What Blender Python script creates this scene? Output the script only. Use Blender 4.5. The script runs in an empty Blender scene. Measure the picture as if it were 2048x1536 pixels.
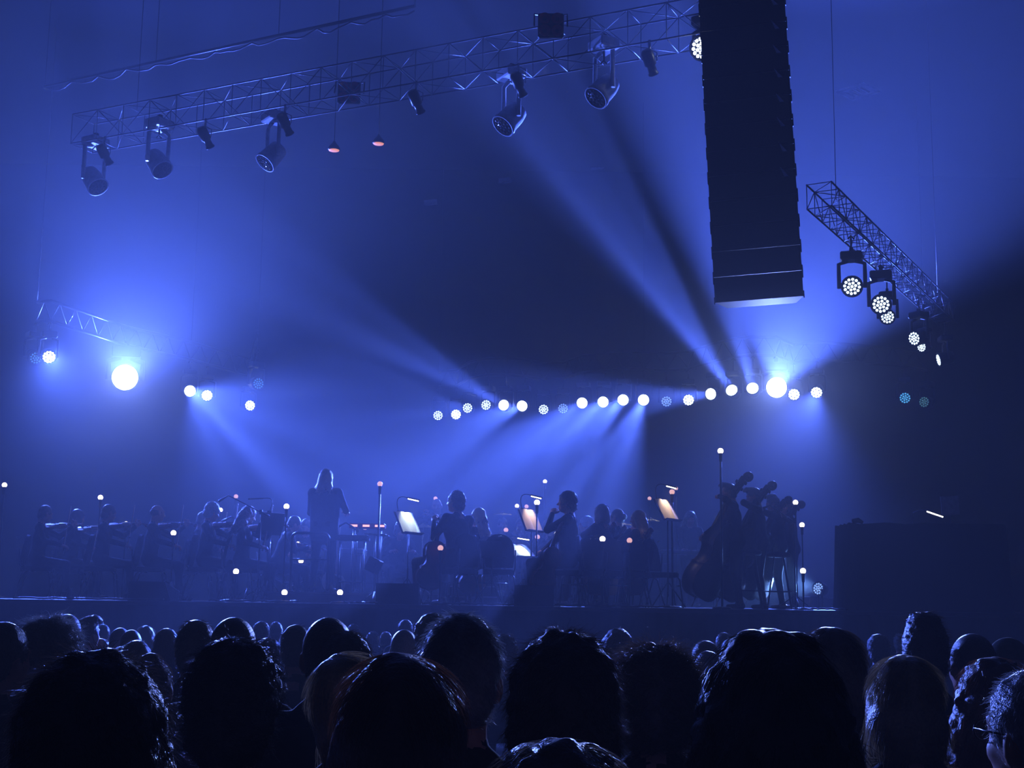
import bpy, math, random
import numpy as np
from mathutils import Vector, Matrix, Euler

# ------------------------------------------------------------------ camera
SC = bpy.context.scene
COL = SC.collection
FPX = 2700.0                      # focal length in pixels of the 2048 x 1536 frame
HOR = 1204.0                      # horizon row at the middle column
CAMZ = 1.40
ROLL = math.radians(0.8)
cam_data = bpy.data.cameras.new('camera')
cam_data.sensor_width = 36.0
cam_data.lens = FPX / 2048.0 * 36.0
cam_data.clip_start = 0.05
cam_data.clip_end = 200.0
cam = bpy.data.objects.new('camera', cam_data)
COL.objects.link(cam)
PITCH = math.atan((HOR - 768.0) / FPX)
CAMR = Matrix.Rotation(math.pi / 2 + PITCH, 3, 'X') @ Matrix.Rotation(ROLL, 3, 'Z')
CAMP = Vector((0, 0, CAMZ))
cam.location = CAMP
cam.rotation_euler = CAMR.to_euler()
SC.camera = cam

def ray(px, py):
    return CAMR @ Vector(((px - 1024.0) / FPX, -(py - 768.0) / FPX, -1.0))
def at(px, py, Y):
    """world point that stands at distance Y into the hall along a sight line"""
    r = ray(px, py)
    return CAMP + r * (Y / r.y)
def atz(px, py, z):
    r = ray(px, py)
    return CAMP + r * ((z - CAMZ) / r.z)

def proj(p):
    q = CAMR.transposed() @ (Vector(p) - CAMP)
    return 1024.0 + FPX * q.x / -q.z, 768.0 - FPX * q.y / -q.z
def on_line(a, b, px, z=None):
    """point of the straight line a-b that is seen in column px"""
    lo, hi = -.3, 1.3
    f = lambda u: proj(a.lerp(b, u))[0] - px
    s = 1 if f(hi) > f(lo) else -1
    for _ in range(40):
        mid = (lo + hi) / 2
        if f(mid) * s > 0:
            hi = mid
        else:
            lo = mid
    return a.lerp(b, (lo + hi) / 2)

# ------------------------------------------------------------------ world, exposure, light paths
w = bpy.data.worlds.new('world')
SC.world = w
w.use_nodes = True
bg = w.node_tree.nodes['Background']
bg.inputs[0].default_value = (0.10, 0.16, 1.0, 1)
bg.inputs[1].default_value = 0.0
vs = SC.view_settings
vs.view_transform = 'Standard'
vs.look = 'None'
vs.gamma = 1.0
vs.use_curve_mapping = False
vs.exposure = 0.0
cy = SC.cycles
cy.max_bounces = 4
cy.diffuse_bounces = 1
cy.glossy_bounces = 2
cy.transmission_bounces = 3
cy.transparent_max_bounces = 6
cy.volume_bounces = 0
cy.sample_clamp_indirect = 2.0
cy.sample_clamp_direct = 0.0
cy.use_light_tree = False
cy.caustics_reflective = False
cy.caustics_refractive = False

STAGE = 1.35                      # stage height
HAZE = 0.018                      # scattering per metre over the stage
HAZE_Y0 = 15.8                    # the dense part ends in front of the stage
HAZE_FRONT = 0.006                # and thins over the audience
HAZE_G = 0.12

# the stage lamps: pixel of the lens, point it is aimed at (pixel, distance), opening, blend, watts, lens look
# every lamp hangs from the curved pipe at this height
PIPE_Z = 6.0
BLUE = (0.075, 0.15, 1.0)
BLUE_HOT = (0.20, 0.30, 1.0)
BLAZE_W = 21000.0
FLOOR_W = 1300.0
LAMPS = [
 # px, py, aim px, aim py, aim dist, angle, blend, watts, look, label
 (1553, 775, 1960, -660, 17, 72, 0.5, 22000, 'blaze', 'blazing white stage lamp below the speaker column'),
 (250, 755, 420, -640, 17, 104, 0.8, 13750, 'blaze', 'largest blazing white stage lamp at the far left'),
 (1463, 780, 1080, 240, 20, 12, 0.5, 48600, 'full', 'lit lamp throwing a beam up to the left, below the speaker column'),
 (1505, 776, 1385, 330, 20, 11, 0.5, 36720, 'full', 'lit lamp just left of the blazing lamp below the speaker column'),
 (1421, 788, 1150, 815, 25, 15, 0.5, 19200, 'full', 'lit lamp throwing a flat beam to the left, left of the speaker column lamps'),
 (1287, 800, 1205, 980, 22, 10, 0.6, 46800, 'full', 'rightmost of four evenly spaced lit lamps above the cellists'),
 (1246, 800, 1080, 940, 22, 12, 0.6, 47520, 'full', 'third from the left of four evenly spaced lit lamps above the cellists'),
 (1206, 804, 1000, 950, 22, 11, 0.6, 36800, 'full', 'second from the left of four evenly spaced lit lamps above the cellists'),
 (1164, 806, 900, 960, 22, 11, 0.6, 27599, 'full', 'leftmost of four evenly spaced lit lamps above the cellists'),
 (1044, 812, 720, 940, 22, 13, 0.6, 40000, 'full', 'round lit lamp throwing a beam down left behind the conductor'),
 (1007, 810, 620, 590, 22, 9, 0.5, 28672, 'full', 'round lit lamp throwing a beam up left across the dark middle'),
 (972, 810, 700, 690, 24, 8, 0.6, 6500, 'soft', 'half lit tilted lamp left of the two round lamps over the standing flute player'),
 (935, 816, 780, 800, 26, 12, 0.5, 9000, 'soft', 'narrow tilted lamp with a faint flat beam over the standing flute player'),
 (380, 782, 590, 930, 21, 22, 0.7, 29120, 'full', 'lit lamp right of the largest blazing lamp'),
 (1633, 785, 1540, 1010, 23, 34, 0.9, 11700, 'cells', 'celled lamp at the right end of the back row'),
 (98, 714, 300, 1000, 18, 50, 0.9, 9000, 'cells', 'leftmost lit lamp, its round cells showing, left of the largest blazing lamp'),
]
IDLE = [
 # px, py, aim px, aim py, aim dist, look, label
 (72, 716, 300, 900, 22, 'faint', 'dark lamp with faint specks beside the leftmost lit lamp'),
 (414, 791, 600, 900, 10, 'cells', 'lamp with visible bright cells, second right of the largest blazing lamp'),
 (500, 811, 900, 700, 22, 'cells', 'tilted lamp with visible cells, third right of the largest blazing lamp'),
 (517, 767, 900, 760, 22, 'faint', 'small dim greenish lamp above the tilted celled lamp at left'),
 (876, 831, 800, 1000, 10, 'soft', 'celled lamp at the left end of the back row'),
 (912, 829, 900, 900, 5, 'cells', 'bright celled lamp, second in the back row from its left end'),
 (1087, 819, 1100, 900, 5, 'soft', 'dim celled lamp in the gap right of the round lit lamps'),
 (1126, 817, 1100, 900, 5, 'dim', 'dimmest blue celled lamp left of the four evenly spaced lit lamps'),
 (1333, 803, 1250, 900, 5, 'dim', 'dim blue celled lamp right of the four evenly spaced lit lamps'),
 (1377, 800, 1250, 900, 5, 'cells', 'celled lamp left of the lamp with the flat beam'),
 (1588, 789, 1500, 900, 5, 'cells', 'celled lamp directly right of the blazing lamp below the speaker column'),
 (1810, 796, 1700, 900, 5, 'cyan', 'blue-green celled lamp alone in the dark at the right'),
 (1848, 804, 1500, 760, 25, 'faint', 'nearly dark lamp right of the blue-green celled lamp'),
]
SIDE = [
 # px, py, look, label, size, aim
 (1704, 573, 'soft', 'largest celled lamp at the near end of the side truss', 1.05, 1640, 800, 8),
 (1762, 609, 'soft', 'celled lamp second along the side truss', 1.1, 1560, 800, 10),
 (1775, 634, 'soft', 'smaller celled lamp third along the side truss', .85, 1560, 800, 8),
 (1828, 677, 'soft', 'celled lamp fourth along the side truss', .95, 1400, 760, 20),
 (1843, 694, 'soft', 'small celled lamp fifth along the side truss', .7, 1400, 760, 20),
 (1877, 720, 'soft', 'lamp seen edge-on at the far end of the side truss', .9, 1300, 850, 25),
]

# ------------------------------------------------------------------ materials
MATS = {}
def pmat(name, col, rough=0.6, metal=0.0, var=0.25, scale=18.0, bump=0.0, emit=None, emit_s=0.0, trans=0.0, alpha=1.0, spec=None, detail=4.0):
    if name in MATS:
        return MATS[name]
    m = bpy.data.materials.new(name)
    m.use_nodes = True
    nt = m.node_tree
    b = nt.nodes['Principled BSDF']
    tc = nt.nodes.new('ShaderNodeTexCoord')
    ns = nt.nodes.new('ShaderNodeTexNoise')
    ns.inputs['Scale'].default_value = scale
    ns.inputs['Detail'].default_value = detail
    nt.links.new(tc.outputs['Object'], ns.inputs['Vector'])
    mx = nt.nodes.new('ShaderNodeMix')
    mx.data_type = 'RGBA'
    mx.inputs['A'].default_value = tuple(c * (1 - var) for c in col) + (1,)
    mx.inputs['B'].default_value = tuple(min(1, c * (1 + var)) for c in col) + (1,)
    nt.links.new(ns.outputs['Fac'], mx.inputs['Factor'])
    nt.links.new(mx.outputs['Result'], b.inputs['Base Color'])
    b.inputs['Roughness'].default_value = rough
    b.inputs['Metallic'].default_value = metal
    if spec is not None:
        b.inputs['Specular IOR Level'].default_value = spec
    if trans:
        b.inputs['Transmission Weight'].default_value = trans
    if alpha < 1:
        b.inputs['Alpha'].default_value = alpha
    if bump:
        bp = nt.nodes.new('ShaderNodeBump')
        bp.inputs['Strength'].default_value = bump
        bp.inputs['Distance'].default_value = 0.01
        nt.links.new(ns.outputs['Fac'], bp.inputs['Height'])
        nt.links.new(bp.outputs['Normal'], b.inputs['Normal'])
    if emit:
        b.inputs['Emission Color'].default_value = (*emit, 1)
        b.inputs['Emission Strength'].default_value = emit_s
        m.cycles.emission_sampling = 'NONE'
    MATS[name] = m
    return m

def hairmat(name, col, rough=0.42):
    if name in MATS:
        return MATS[name]
    m = bpy.data.materials.new(name)
    m.use_nodes = True
    nt = m.node_tree
    b = nt.nodes['Principled BSDF']
    out = nt.nodes['Material Output']
    tc = nt.nodes.new('ShaderNodeTexCoord')
    ns = nt.nodes.new('ShaderNodeTexNoise')
    ns.inputs['Scale'].default_value = 60
    nt.links.new(tc.outputs['Object'], ns.inputs['Vector'])
    mx = nt.nodes.new('ShaderNodeMix')
    mx.data_type = 'RGBA'
    mx.inputs['A'].default_value = tuple(c * 0.6 for c in col) + (1,)
    mx.inputs['B'].default_value = tuple(min(1, c * 1.4) for c in col) + (1,)
    nt.links.new(ns.outputs['Fac'], mx.inputs['Factor'])
    nt.links.new(mx.outputs['Result'], b.inputs['Base Color'])
    b.inputs['Roughness'].default_value = rough
    tr = nt.nodes.new('ShaderNodeBsdfTranslucent')
    nt.links.new(mx.outputs['Result'], tr.inputs['Color'])
    ms = nt.nodes.new('ShaderNodeMixShader')
    ms.inputs[0].default_value = 0.35
    nt.links.new(b.outputs[0], ms.inputs[1])
    nt.links.new(tr.outputs[0], ms.inputs[2])
    nt.links.new(ms.outputs[0], out.inputs['Surface'])
    MATS[name] = m
    return m

def M_(n): return MATS[n]
pmat('black_paint', (0.014, 0.014, 0.016), 0.5, var=0.3)
pmat('black_metal', (0.02, 0.02, 0.023), 0.35, 0.6, var=0.2)
pmat('chrome', (0.55, 0.56, 0.6), 0.22, 1.0, var=0.1)
pmat('truss_metal', (0.16, 0.165, 0.18), 0.5, 0.7, var=0.15, scale=40)
pmat('stage_black', (0.018, 0.018, 0.02), 0.38, var=0.5, scale=6, bump=0.05)
pmat('hall_floor', (0.012, 0.012, 0.014), 0.6, var=0.4, scale=3)
pmat('drape', (0.004, 0.004, 0.005), 0.95, var=0.4, scale=2, spec=0.0)
pmat('wall_paint', (0.015, 0.016, 0.02), 0.9, var=0.3, scale=1.5, spec=0.1)
pmat('cabinet', (0.012, 0.012, 0.014), 0.6, var=0.4, scale=60, bump=0.1, spec=0.2)
pmat('grille', (0.02, 0.02, 0.024), 0.8, 0.0, var=0.6, scale=220, bump=0.3, spec=0.1)
pmat('gap_light_pale', (0.8, 0.8, 0.85), 0.45, 0.2)  # pale tone stands for light showing through the loudspeaker gaps
pmat('fixture_grey', (0.75, 0.76, 0.80), 0.45, 0.0)
pmat('fixture_black', (0.025, 0.025, 0.028), 0.4, 0.1)
pmat('panel_pale', (0.5, 0.5, 0.54), 0.7)
pmat('wood_varnish', (0.12, 0.035, 0.013), 0.6, var=0.5, scale=9, spec=0.2)
pmat('wood_dark', (0.03, 0.010, 0.006), 0.5, var=0.4, scale=9)
pmat('ebony', (0.01, 0.009, 0.009), 0.3)
pmat('steel_string', (0.6, 0.6, 0.62), 0.25, 1.0, var=0.05)
pmat('bow_wood', (0.30, 0.14, 0.06), 0.35)
pmat('horsehair', (0.75, 0.72, 0.65), 0.5)
pmat('skin', (0.50, 0.27, 0.19), 0.5, var=0.12, scale=30, spec=0.4)
pmat('skin_tan', (0.36, 0.18, 0.11), 0.5, var=0.12, scale=30, spec=0.4)
pmat('cloth_black', (0.014, 0.014, 0.017), 0.85, var=0.4, scale=50, bump=0.15, spec=0.12)
pmat('cloth_navy', (0.015, 0.02, 0.045), 0.85, var=0.4, scale=50, bump=0.15, spec=0.12)
pmat('cloth_charcoal', (0.035, 0.036, 0.042), 0.85, var=0.4, scale=50, bump=0.15, spec=0.12)
pmat('cloth_olive', (0.05, 0.05, 0.035), 0.9, var=0.4, scale=50, bump=0.15, spec=0.12)
pmat('cloth_wine', (0.05, 0.012, 0.016), 0.9, var=0.4, scale=50, bump=0.15, spec=0.12)
pmat('cloth_pale', (0.30, 0.31, 0.36), 0.9, var=0.25, scale=50, bump=0.15, spec=0.12)
pmat('cloth_blue', (0.12, 0.16, 0.35), 0.9, var=0.3, scale=50, bump=0.15, spec=0.12)
pmat('shoe_black', (0.012, 0.012, 0.013), 0.25)
pmat('paper', (0.82, 0.82, 0.80), 0.8, var=0.06, scale=8)
pmat('paper_warm', (0.80, 0.66, 0.52), 0.8, var=0.08, scale=8)
pmat('key_white', (0.75, 0.75, 0.72), 0.35, var=0.05)
pmat('red_plastic', (0.35, 0.03, 0.03), 0.35)
pmat('guitar_cream', (0.70, 0.66, 0.52), 0.25, var=0.08)
pmat('brass', (0.75, 0.50, 0.16), 0.25, 1.0, var=0.1)
pmat('clear_plastic', (0.8, 0.85, 0.95), 0.1, alpha=0.18)
pmat('seat_fabric', (0.012, 0.012, 0.016), 0.9, var=0.4, scale=80, bump=0.2, spec=0.15)
pmat('phone_white', (0.7, 0.75, 0.85), 0.4, emit=(0.55, 0.75, 1.0), emit_s=0.9)
pmat('led_white', (0.8, 0.85, 1), 0.3, emit=(0.72, 0.84, 1.0), emit_s=22)
pmat('led_soft', (0.8, 0.85, 1), 0.3, emit=(0.62, 0.80, 1.0), emit_s=3.2)
pmat('led_dim', (0.5, 0.6, 1), 0.3, emit=(0.30, 0.50, 1.0), emit_s=1.1)
pmat('led_cyan', (0.4, 0.7, 1), 0.3, emit=(0.10, 0.50, 1.0), emit_s=1.0)
pmat('led_faint', (0.3, 0.5, 0.6), 0.3, emit=(0.10, 0.30, 0.35), emit_s=0.5)
pmat('lens_glass', (0.03, 0.035, 0.05), 0.15, 0.0)
pmat('lens_lit', (0.6, 0.7, 1), 0.3, emit=(0.66, 0.80, 1.0), emit_s=14)
pmat('bulb_warm', (1, 0.95, 0.85), 0.3, emit=(1.0, 0.86, 0.74), emit_s=2.6)
pmat('bulb_pink', (1, 0.8, 0.75), 0.3, emit=(1.0, 0.52, 0.46), emit_s=0.85)
pmat('tube_white', (1, 1, 0.95), 0.3, emit=(1.0, 0.97, 0.86), emit_s=5.0)
pmat('orange_glow', (1, 0.5, 0.3), 0.4, emit=(1.0, 0.34, 0.16), emit_s=0.9)
pmat('amber_led', (1, 0.6, 0.4), 0.3, emit=(1.0, 0.55, 0.42), emit_s=1.2)
pmat('led_green_white', (0.9, 1, 0.9), 0.3, emit=(0.85, 1.0, 0.9), emit_s=3)
for n_, c_ in (('hair_black', (0.035, 0.031, 0.030)), ('hair_dark', (0.07, 0.05, 0.04)), ('hair_brown', (0.14, 0.09, 0.06)),
               ('hair_auburn', (0.16, 0.06, 0.028)), ('hair_blond', (0.42, 0.29, 0.14)), ('hair_ash', (0.24, 0.19, 0.13)),
               ('hair_grey', (0.33, 0.33, 0.34)), ('hair_white', (0.6, 0.6, 0.6))):
    hairmat(n_, c_, .3)
    pmat(n_ + '_base', tuple(x * .8 for x in c_), .40, var=.4, scale=140, bump=.5, spec=.9)

# ------------------------------------------------------------------ mesh building
def rot_to(d, up=Vector((0, 0, 1))):
    """3x3 whose z axis is d"""
    z = Vector(d).normalized()
    if abs(z.dot(up)) > 0.999:
        up = Vector((0, 1, 0))
    x = up.cross(z).normalized()
    y = z.cross(x)
    return Matrix((x, y, z)).transposed()

class MB:
    def __init__(s):
        s.v, s.f, s.mi, s.sm = [], [], [], []
    def add(s, verts, faces, mi=0, smooth=False):
        o = len(s.v)
        s.v += [tuple(v) for v in verts]
        s.f += [tuple(i + o for i in f) for f in faces]
        s.mi += [mi] * len(faces)
        s.sm += [smooth] * len(faces)
        return s
    def box(s, c, size, R=None, mi=0, bev=0.0):
        hx, hy, hz = size[0] / 2, size[1] / 2, size[2] / 2
        c = Vector(c)
        if bev > 0:
            b = min(bev, hx * .9, hy * .9, hz * .9)
            vs = []
            for sx in (-1, 1):
                for sy in (-1, 1):
                    for sz in (-1, 1):
                        vs += [(sx * hx, sy * (hy - b), sz * (hz - b)), (sx * (hx - b), sy * hy, sz * (hz - b)), (sx * (hx - b), sy * (hy - b), sz * hz)]
            def I(sx, sy, sz, a): return ((sx * 2 + sy) * 2 + sz) * 3 + a
            fs = []
            fs += [[I(1, 0, 0, 0), I(1, 1, 0, 0), I(1, 1, 1, 0), I(1, 0, 1, 0)], [I(0, 0, 0, 0), I(0, 0, 1, 0), I(0, 1, 1, 0), I(0, 1, 0, 0)]]
            fs += [[I(0, 1, 0, 1), I(0, 1, 1, 1), I(1, 1, 1, 1), I(1, 1, 0, 1)], [I(0, 0, 0, 1), I(1, 0, 0, 1), I(1, 0, 1, 1), I(0, 0, 1, 1)]]
            fs += [[I(0, 0, 1, 2), I(1, 0, 1, 2), I(1, 1, 1, 2), I(0, 1, 1, 2)], [I(0, 0, 0, 2), I(0, 1, 0, 2), I(1, 1, 0, 2), I(1, 0, 0, 2)]]
            for a in (0, 1):
                for e in (0, 1):
                    fs.append([I(a, e, 0, 0), I(a, e, 1, 0), I(a, e, 1, 1), I(a, e, 0, 1)])
                    fs.append([I(a, 0, e, 0), I(a, 1, e, 0), I(a, 1, e, 2), I(a, 0, e, 2)])
                    fs.append([I(0, a, e, 1), I(1, a, e, 1), I(1, a, e, 2), I(0, a, e, 2)])
            for sx in (0, 1):
                for sy in (0, 1):
                    for sz in (0, 1):
                        fs.append([I(sx, sy, sz, 0), I(sx, sy, sz, 1), I(sx, sy, sz, 2)])
        else:
            vs = [(x, y, z) for x in (-hx, hx) for y in (-hy, hy) for z in (-hz, hz)]
            fs = [(0, 1, 3, 2), (4, 6, 7, 5), (0, 4, 5, 1), (2, 3, 7, 6), (0, 2, 6, 4), (1, 5, 7, 3)]
        if R is not None:
            vs = [R @ Vector(v) for v in vs]
        return s.add([c + Vector(v) for v in vs], fs, mi)
    def tube(s, pts, r, n=8, mi=0, radii=None, caps=True, smooth=True):
        pts = [Vector(p) for p in pts]
        N = len(pts)
        vs, fs = [], []
        ref = None
        for i, p in enumerate(pts):
            d = (pts[min(i + 1, N - 1)] - pts[max(i - 1, 0)])
            if d.length < 1e-9:
                d = Vector((0, 0, 1))
            d.normalize()
            if ref is None:
                ref = Vector((0, 0, 1)) if abs(d.z) < 0.9 else Vector((1, 0, 0))
            x = (ref - d * ref.dot(d))
            if x.length < 1e-6:
                x = Vector((0, 1, 0)).cross(d)
            x.normalize()
            ref = x
            y = d.cross(x)
            rr = radii[i] if radii else r
            for k in range(n):
                a = 2 * math.pi * k / n
                vs.append(p + (x * math.cos(a) + y * math.sin(a)) * rr)
        for i in range(N - 1):
            for k in range(n):
                k2 = (k + 1) % n
                fs.append((i * n + k, i * n + k2, (i + 1) * n + k2, (i + 1) * n + k))
        s.add(vs, fs, mi, smooth)
        if caps:
            o = len(s.v) - len(vs)
            s.f += [tuple(o + k for k in reversed(range(n))), tuple(o + (N - 1) * n + k for k in range(n))]
            s.mi += [mi, mi]
            s.sm += [False, False]
        return s
    def lathe(s, prof, n=16, o=(0, 0, 0), R=None, mi=0, smooth=True):
        o = Vector(o)
        vs, fs = [], []
        for (r, z) in prof:
            for k in range(n):
                a = 2 * math.pi * k / n
                v = Vector((r * math.cos(a), r * math.sin(a), z))
                vs.append(o + (R @ v if R is not None else v))
        for i in range(len(prof) - 1):
            for k in range(n):
                k2 = (k + 1) % n
                fs.append((i * n + k, i * n + k2, (i + 1) * n + k2, (i + 1) * n + k))
        fs.append(tuple(reversed(range(n))))
        fs.append(tuple((len(prof) - 1) * n + k for k in range(n)))
        return s.add(vs, fs, mi, smooth)
    def prism(s, poly, h, o=(0, 0, 0), R=None, mi=0, smooth=False):
        """poly: 2-D outline in local x,y; extruded along local z from 0 to h"""
        o = Vector(o)
        n = len(poly)
        vs = [Vector((x, y, 0)) for x, y in poly] + [Vector((x, y, h)) for x, y in poly]
        if R is not None:
            vs = [R @ v for v in vs]
        fs = [tuple(reversed(range(n))), tuple(range(n, 2 * n))] + [(k, (k + 1) % n, n + (k + 1) % n, n + k) for k in range(n)]
        return s.add([o + v for v in vs], fs, mi, smooth)
    def ball(s, c, r, n=10, mi=0, sc=(1, 1, 1)):
        prof = [(max(1e-4, r * math.sin(math.pi * i / n)), -r * math.cos(math.pi * i / n)) for i in range(n + 1)]
        c = Vector(c)
        k0 = len(s.v)
        s.lathe(prof, n + 4, (0, 0, 0), None, mi, True)
        for i in range(k0, len(s.v)):
            v = s.v[i]
            s.v[i] = (c.x + v[0] * sc[0], c.y + v[1] * sc[1], c.z + v[2] * sc[2])
        return s
    def mesh(s, name, mats):
        me = bpy.data.meshes.new(name)
        me.from_pydata(s.v, [], s.f)
        for m in (mats if isinstance(mats, (list, tuple)) else [mats]):
            me.materials.append(M_(m) if isinstance(m, str) else m)
        me.polygons.foreach_set('material_index', s.mi)
        me.polygons.foreach_set('use_smooth', s.sm)
        me.update()
        return me
    def build(s, name, mats, parent=None, **kw):
        return link(name, s.mesh(name, mats), parent, **kw)

def link(name, data, parent=None, loc=None, rot=None, label=None, cat=None, group=None, kind=None, mat=None):
    o = bpy.data.objects.new(name, data)
    COL.objects.link(o)
    if parent is not None:
        o.parent = parent
    if mat is not None:
        o.matrix_local = mat
    if loc is not None:
        o.location = loc
    if rot is not None:
        o.rotation_euler = rot
    if label: o['label'] = label
    if cat: o['category'] = cat
    if group: o['group'] = group
    if kind: o['kind'] = kind
    return o
def thing(name, label, cat, loc=(0, 0, 0), rz=0.0, group=None, scale=1.0, rot=None):
    o = link(name, None, None, loc, rot if rot is not None else (0, 0, rz), label, cat, group)
    o.scale = (scale,) * 3
    o.empty_display_size = 0.1
    return o
def struct(name, mb, mats, parent=None, label=None):
    return mb.build(name, mats, parent, kind='structure' if parent is None else None, label=label)
def copy_tree(o, parent=None, label=None):
    c = o.copy()
    COL.objects.link(c)
    c.parent = parent
    if label: c['label'] = label
    for ch in o.children:
        copy_tree(ch, c)
    return c
def arc(c, r, a0, a1, n, u, v):
    c, u, v = Vector(c), Vector(u), Vector(v)
    return [c + (u * math.cos(a0 + (a1 - a0) * i / n) + v * math.sin(a0 + (a1 - a0) * i / n)) * r for i in range(n + 1)]
def bez(a, b, c, d, n):
    a, b, c, d = Vector(a), Vector(b), Vector(c), Vector(d)
    return [a * (1 - t) ** 3 + b * 3 * t * (1 - t) ** 2 + c * 3 * t * t * (1 - t) + d * t ** 3 for t in [i / n for i in range(n + 1)]]

# ------------------------------------------------------------------ smooth bodies: union of tapered limbs, meshed as one skin
def cone(a, b, ra, rb, m=0, k=0.03):
    return ('c', np.array(a, float), np.array(b, float), ra, rb, m, k)
def ell(c, r, m=0, k=0.03, R=None):
    return ('e', np.array(c, float), np.array(r, float), None if R is None else np.array(R, float), None, m, k)
def sub(c, r, k=0.015, R=None):
    return ('s', np.array(c, float), np.array(r, float), None if R is None else np.array(R, float), None, 0, k)
def tf(prims, R, t):
    R = np.array(R, float)
    t = np.array(t, float)
    out = []
    for p in prims:
        if p[0] == 'c':
            out.append(('c', R @ p[1] + t, R @ p[2] + t, p[3], p[4], p[5], p[6]))
        else:
            R2 = R if p[3] is None else R @ p[3]
            out.append((p[0], R @ p[1] + t, p[2], R2, p[4], p[5], p[6]))
    return out
def sdf_arrays(prims, res, zmin=None, wob=None):
    lo = np.array([1e9] * 3)
    hi = -lo
    for p in prims:
        if p[0] == 'c':
            a = np.minimum(p[1] - p[3], p[2] - p[4])
            b = np.maximum(p[1] + p[3], p[2] + p[4])
        elif p[0] == 'e':
            m = p[2] if p[3] is None else np.full(3, p[2].max())
            a, b = p[1] - m, p[1] + m
        else:
            continue
        lo, hi = np.minimum(lo, a), np.maximum(hi, b)
    lo -= 0.03 + 2 * res
    hi += 0.03 + 2 * res
    if zmin is not None:
        lo[2] = max(lo[2], zmin - 2 * res)
    n = np.ceil((hi - lo) / res).astype(int) + 1
    ax = [lo[i] + res * np.arange(n[i]) for i in range(3)]
    D = np.full(n, 1.0)
    B = np.full(n, 1e3)
    Mt = np.zeros(n, np.uint8)
    for p in prims:
        k = p[6]
        mg = k + 4 * res + 0.01
        if p[0] == 'c':
            a = np.minimum(p[1] - p[3], p[2] - p[4]) - mg
            b = np.maximum(p[1] + p[3], p[2] + p[4]) + mg
        else:
            m = p[2] if p[3] is None else np.full(3, p[2].max())
            a, b = p[1] - m - mg, p[1] + m + mg
        i0 = np.clip(np.floor((a - lo) / res).astype(int), 0, n - 1)
        i1 = np.clip(np.ceil((b - lo) / res).astype(int) + 1, 1, n)
        if np.any(i1 - i0 < 1):
            continue
        sl = tuple(slice(i0[i], i1[i]) for i in range(3))
        X, Y, Z = np.meshgrid(*[ax[i][sl[i]] for i in range(3)], indexing='ij')
        P = np.stack([X, Y, Z], -1)
        if p[0] == 'c':
            ab = p[2] - p[1]
            t = np.clip(((P - p[1]) @ ab) / max(ab @ ab, 1e-9), 0, 1)
            d = np.linalg.norm(P - p[1] - t[..., None] * ab, axis=-1) - (p[3] + t * (p[4] - p[3]))
        else:
            Q = P - p[1]
            if p[3] is not None:
                Q = Q @ p[3]
            k0 = np.linalg.norm(Q / p[2], axis=-1)
            k1 = np.linalg.norm(Q / p[2] ** 2, axis=-1)
            d = k0 * (k0 - 1) / np.maximum(k1, 1e-6)
        cur = D[sl]
        if p[0] == 's':
            h = np.clip(0.5 - 0.5 * (cur + d) / k, 0, 1)
            D[sl] = cur * (1 - h) - d * h + k * h * (1 - h)
            continue
        h = np.clip(0.5 + 0.5 * (d - cur) / k, 0, 1)
        D[sl] = d * (1 - h) + cur * h - k * h * (1 - h)
        bb = B[sl]
        u = d < bb
        mm = Mt[sl]
        mm[u] = p[5]
        Mt[sl] = mm
        bb[u] = d[u]
        B[sl] = bb
    if wob or zmin is not None:
        X, Y, Z = np.meshgrid(*ax, indexing='ij')
        if wob:
            amp, fr, sd = wob
            D += amp * (np.sin(fr * X + sd) * np.sin(fr * 1.1 * Y + 2.1 * sd) * np.sin(fr * 0.9 * Z + 1.3) +
                        0.6 * np.sin(fr * 1.9 * X + 1.7 * sd) * np.sin(fr * 2.2 * Z + sd) * np.sin(fr * 1.8 * Y))
        if zmin is not None:
            D = np.maximum(D, zmin - Z)
    # surface nets
    S = D < 0
    c8 = [S[i:n[0] - 1 + i, j:n[1] - 1 + j, k:n[2] - 1 + k] for i in (0, 1) for j in (0, 1) for k in (0, 1)]
    cnt = sum(c.astype(np.int8) for c in c8)
    mask = (cnt > 0) & (cnt < 8)
    cell = np.argwhere(mask)
    idx = np.full(mask.shape, -1, np.int64)
    idx[mask] = np.arange(len(cell))
    acc = np.zeros((len(cell), 3))
    num = np.zeros(len(cell))
    offs = np.array([(i, j, k) for i in (0, 1) for j in (0, 1) for k in (0, 1)])
    for e0 in range(8):
        for a in range(3):
            if offs[e0][a] == 0:
                p0, p1 = offs[e0], offs[e0].copy()
                p1[a] = 1
                d0 = D[tuple((cell + p0).T)]
                d1 = D[tuple((cell + p1).T)]
                x = (d0 < 0) != (d1 < 0)
                t = np.where(x, d0 / np.where(x, d0 - d1, 1), 0)
                acc[x] += p0 + (p1 - p0) * t[x, None]
                num[x] += 1
    V = lo + (cell + acc / np.maximum(num, 1)[:, None]) * res
    mat = Mt[tuple(np.clip(np.round(cell + acc / np.maximum(num, 1)[:, None]).astype(int), 0, n - 1).T)]
    F = []
    for a in range(3):
        b, c = (a + 1) % 3, (a + 2) % 3
        sl0 = [slice(None)] * 3
        sl1 = [slice(None)] * 3
        sl0[a] = slice(0, -1)
        sl1[a] = slice(1, None)
        s0, s1 = S[tuple(sl0)], S[tuple(sl1)]
        ed = np.argwhere(s0 != s1)
        ok = (ed[:, b] > 0) & (ed[:, c] > 0) & (ed[:, b] < n[b] - 1) & (ed[:, c] < n[c] - 1)
        ed = ed[ok]
        if not len(ed):
            continue
        def g(db, dc):
            q = ed.copy()
            q[:, b] += db
            q[:, c] += dc
            return idx[tuple(q.T)]
        q = np.stack([g(-1, -1), g(0, -1), g(0, 0), g(-1, 0)], 1)
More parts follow.
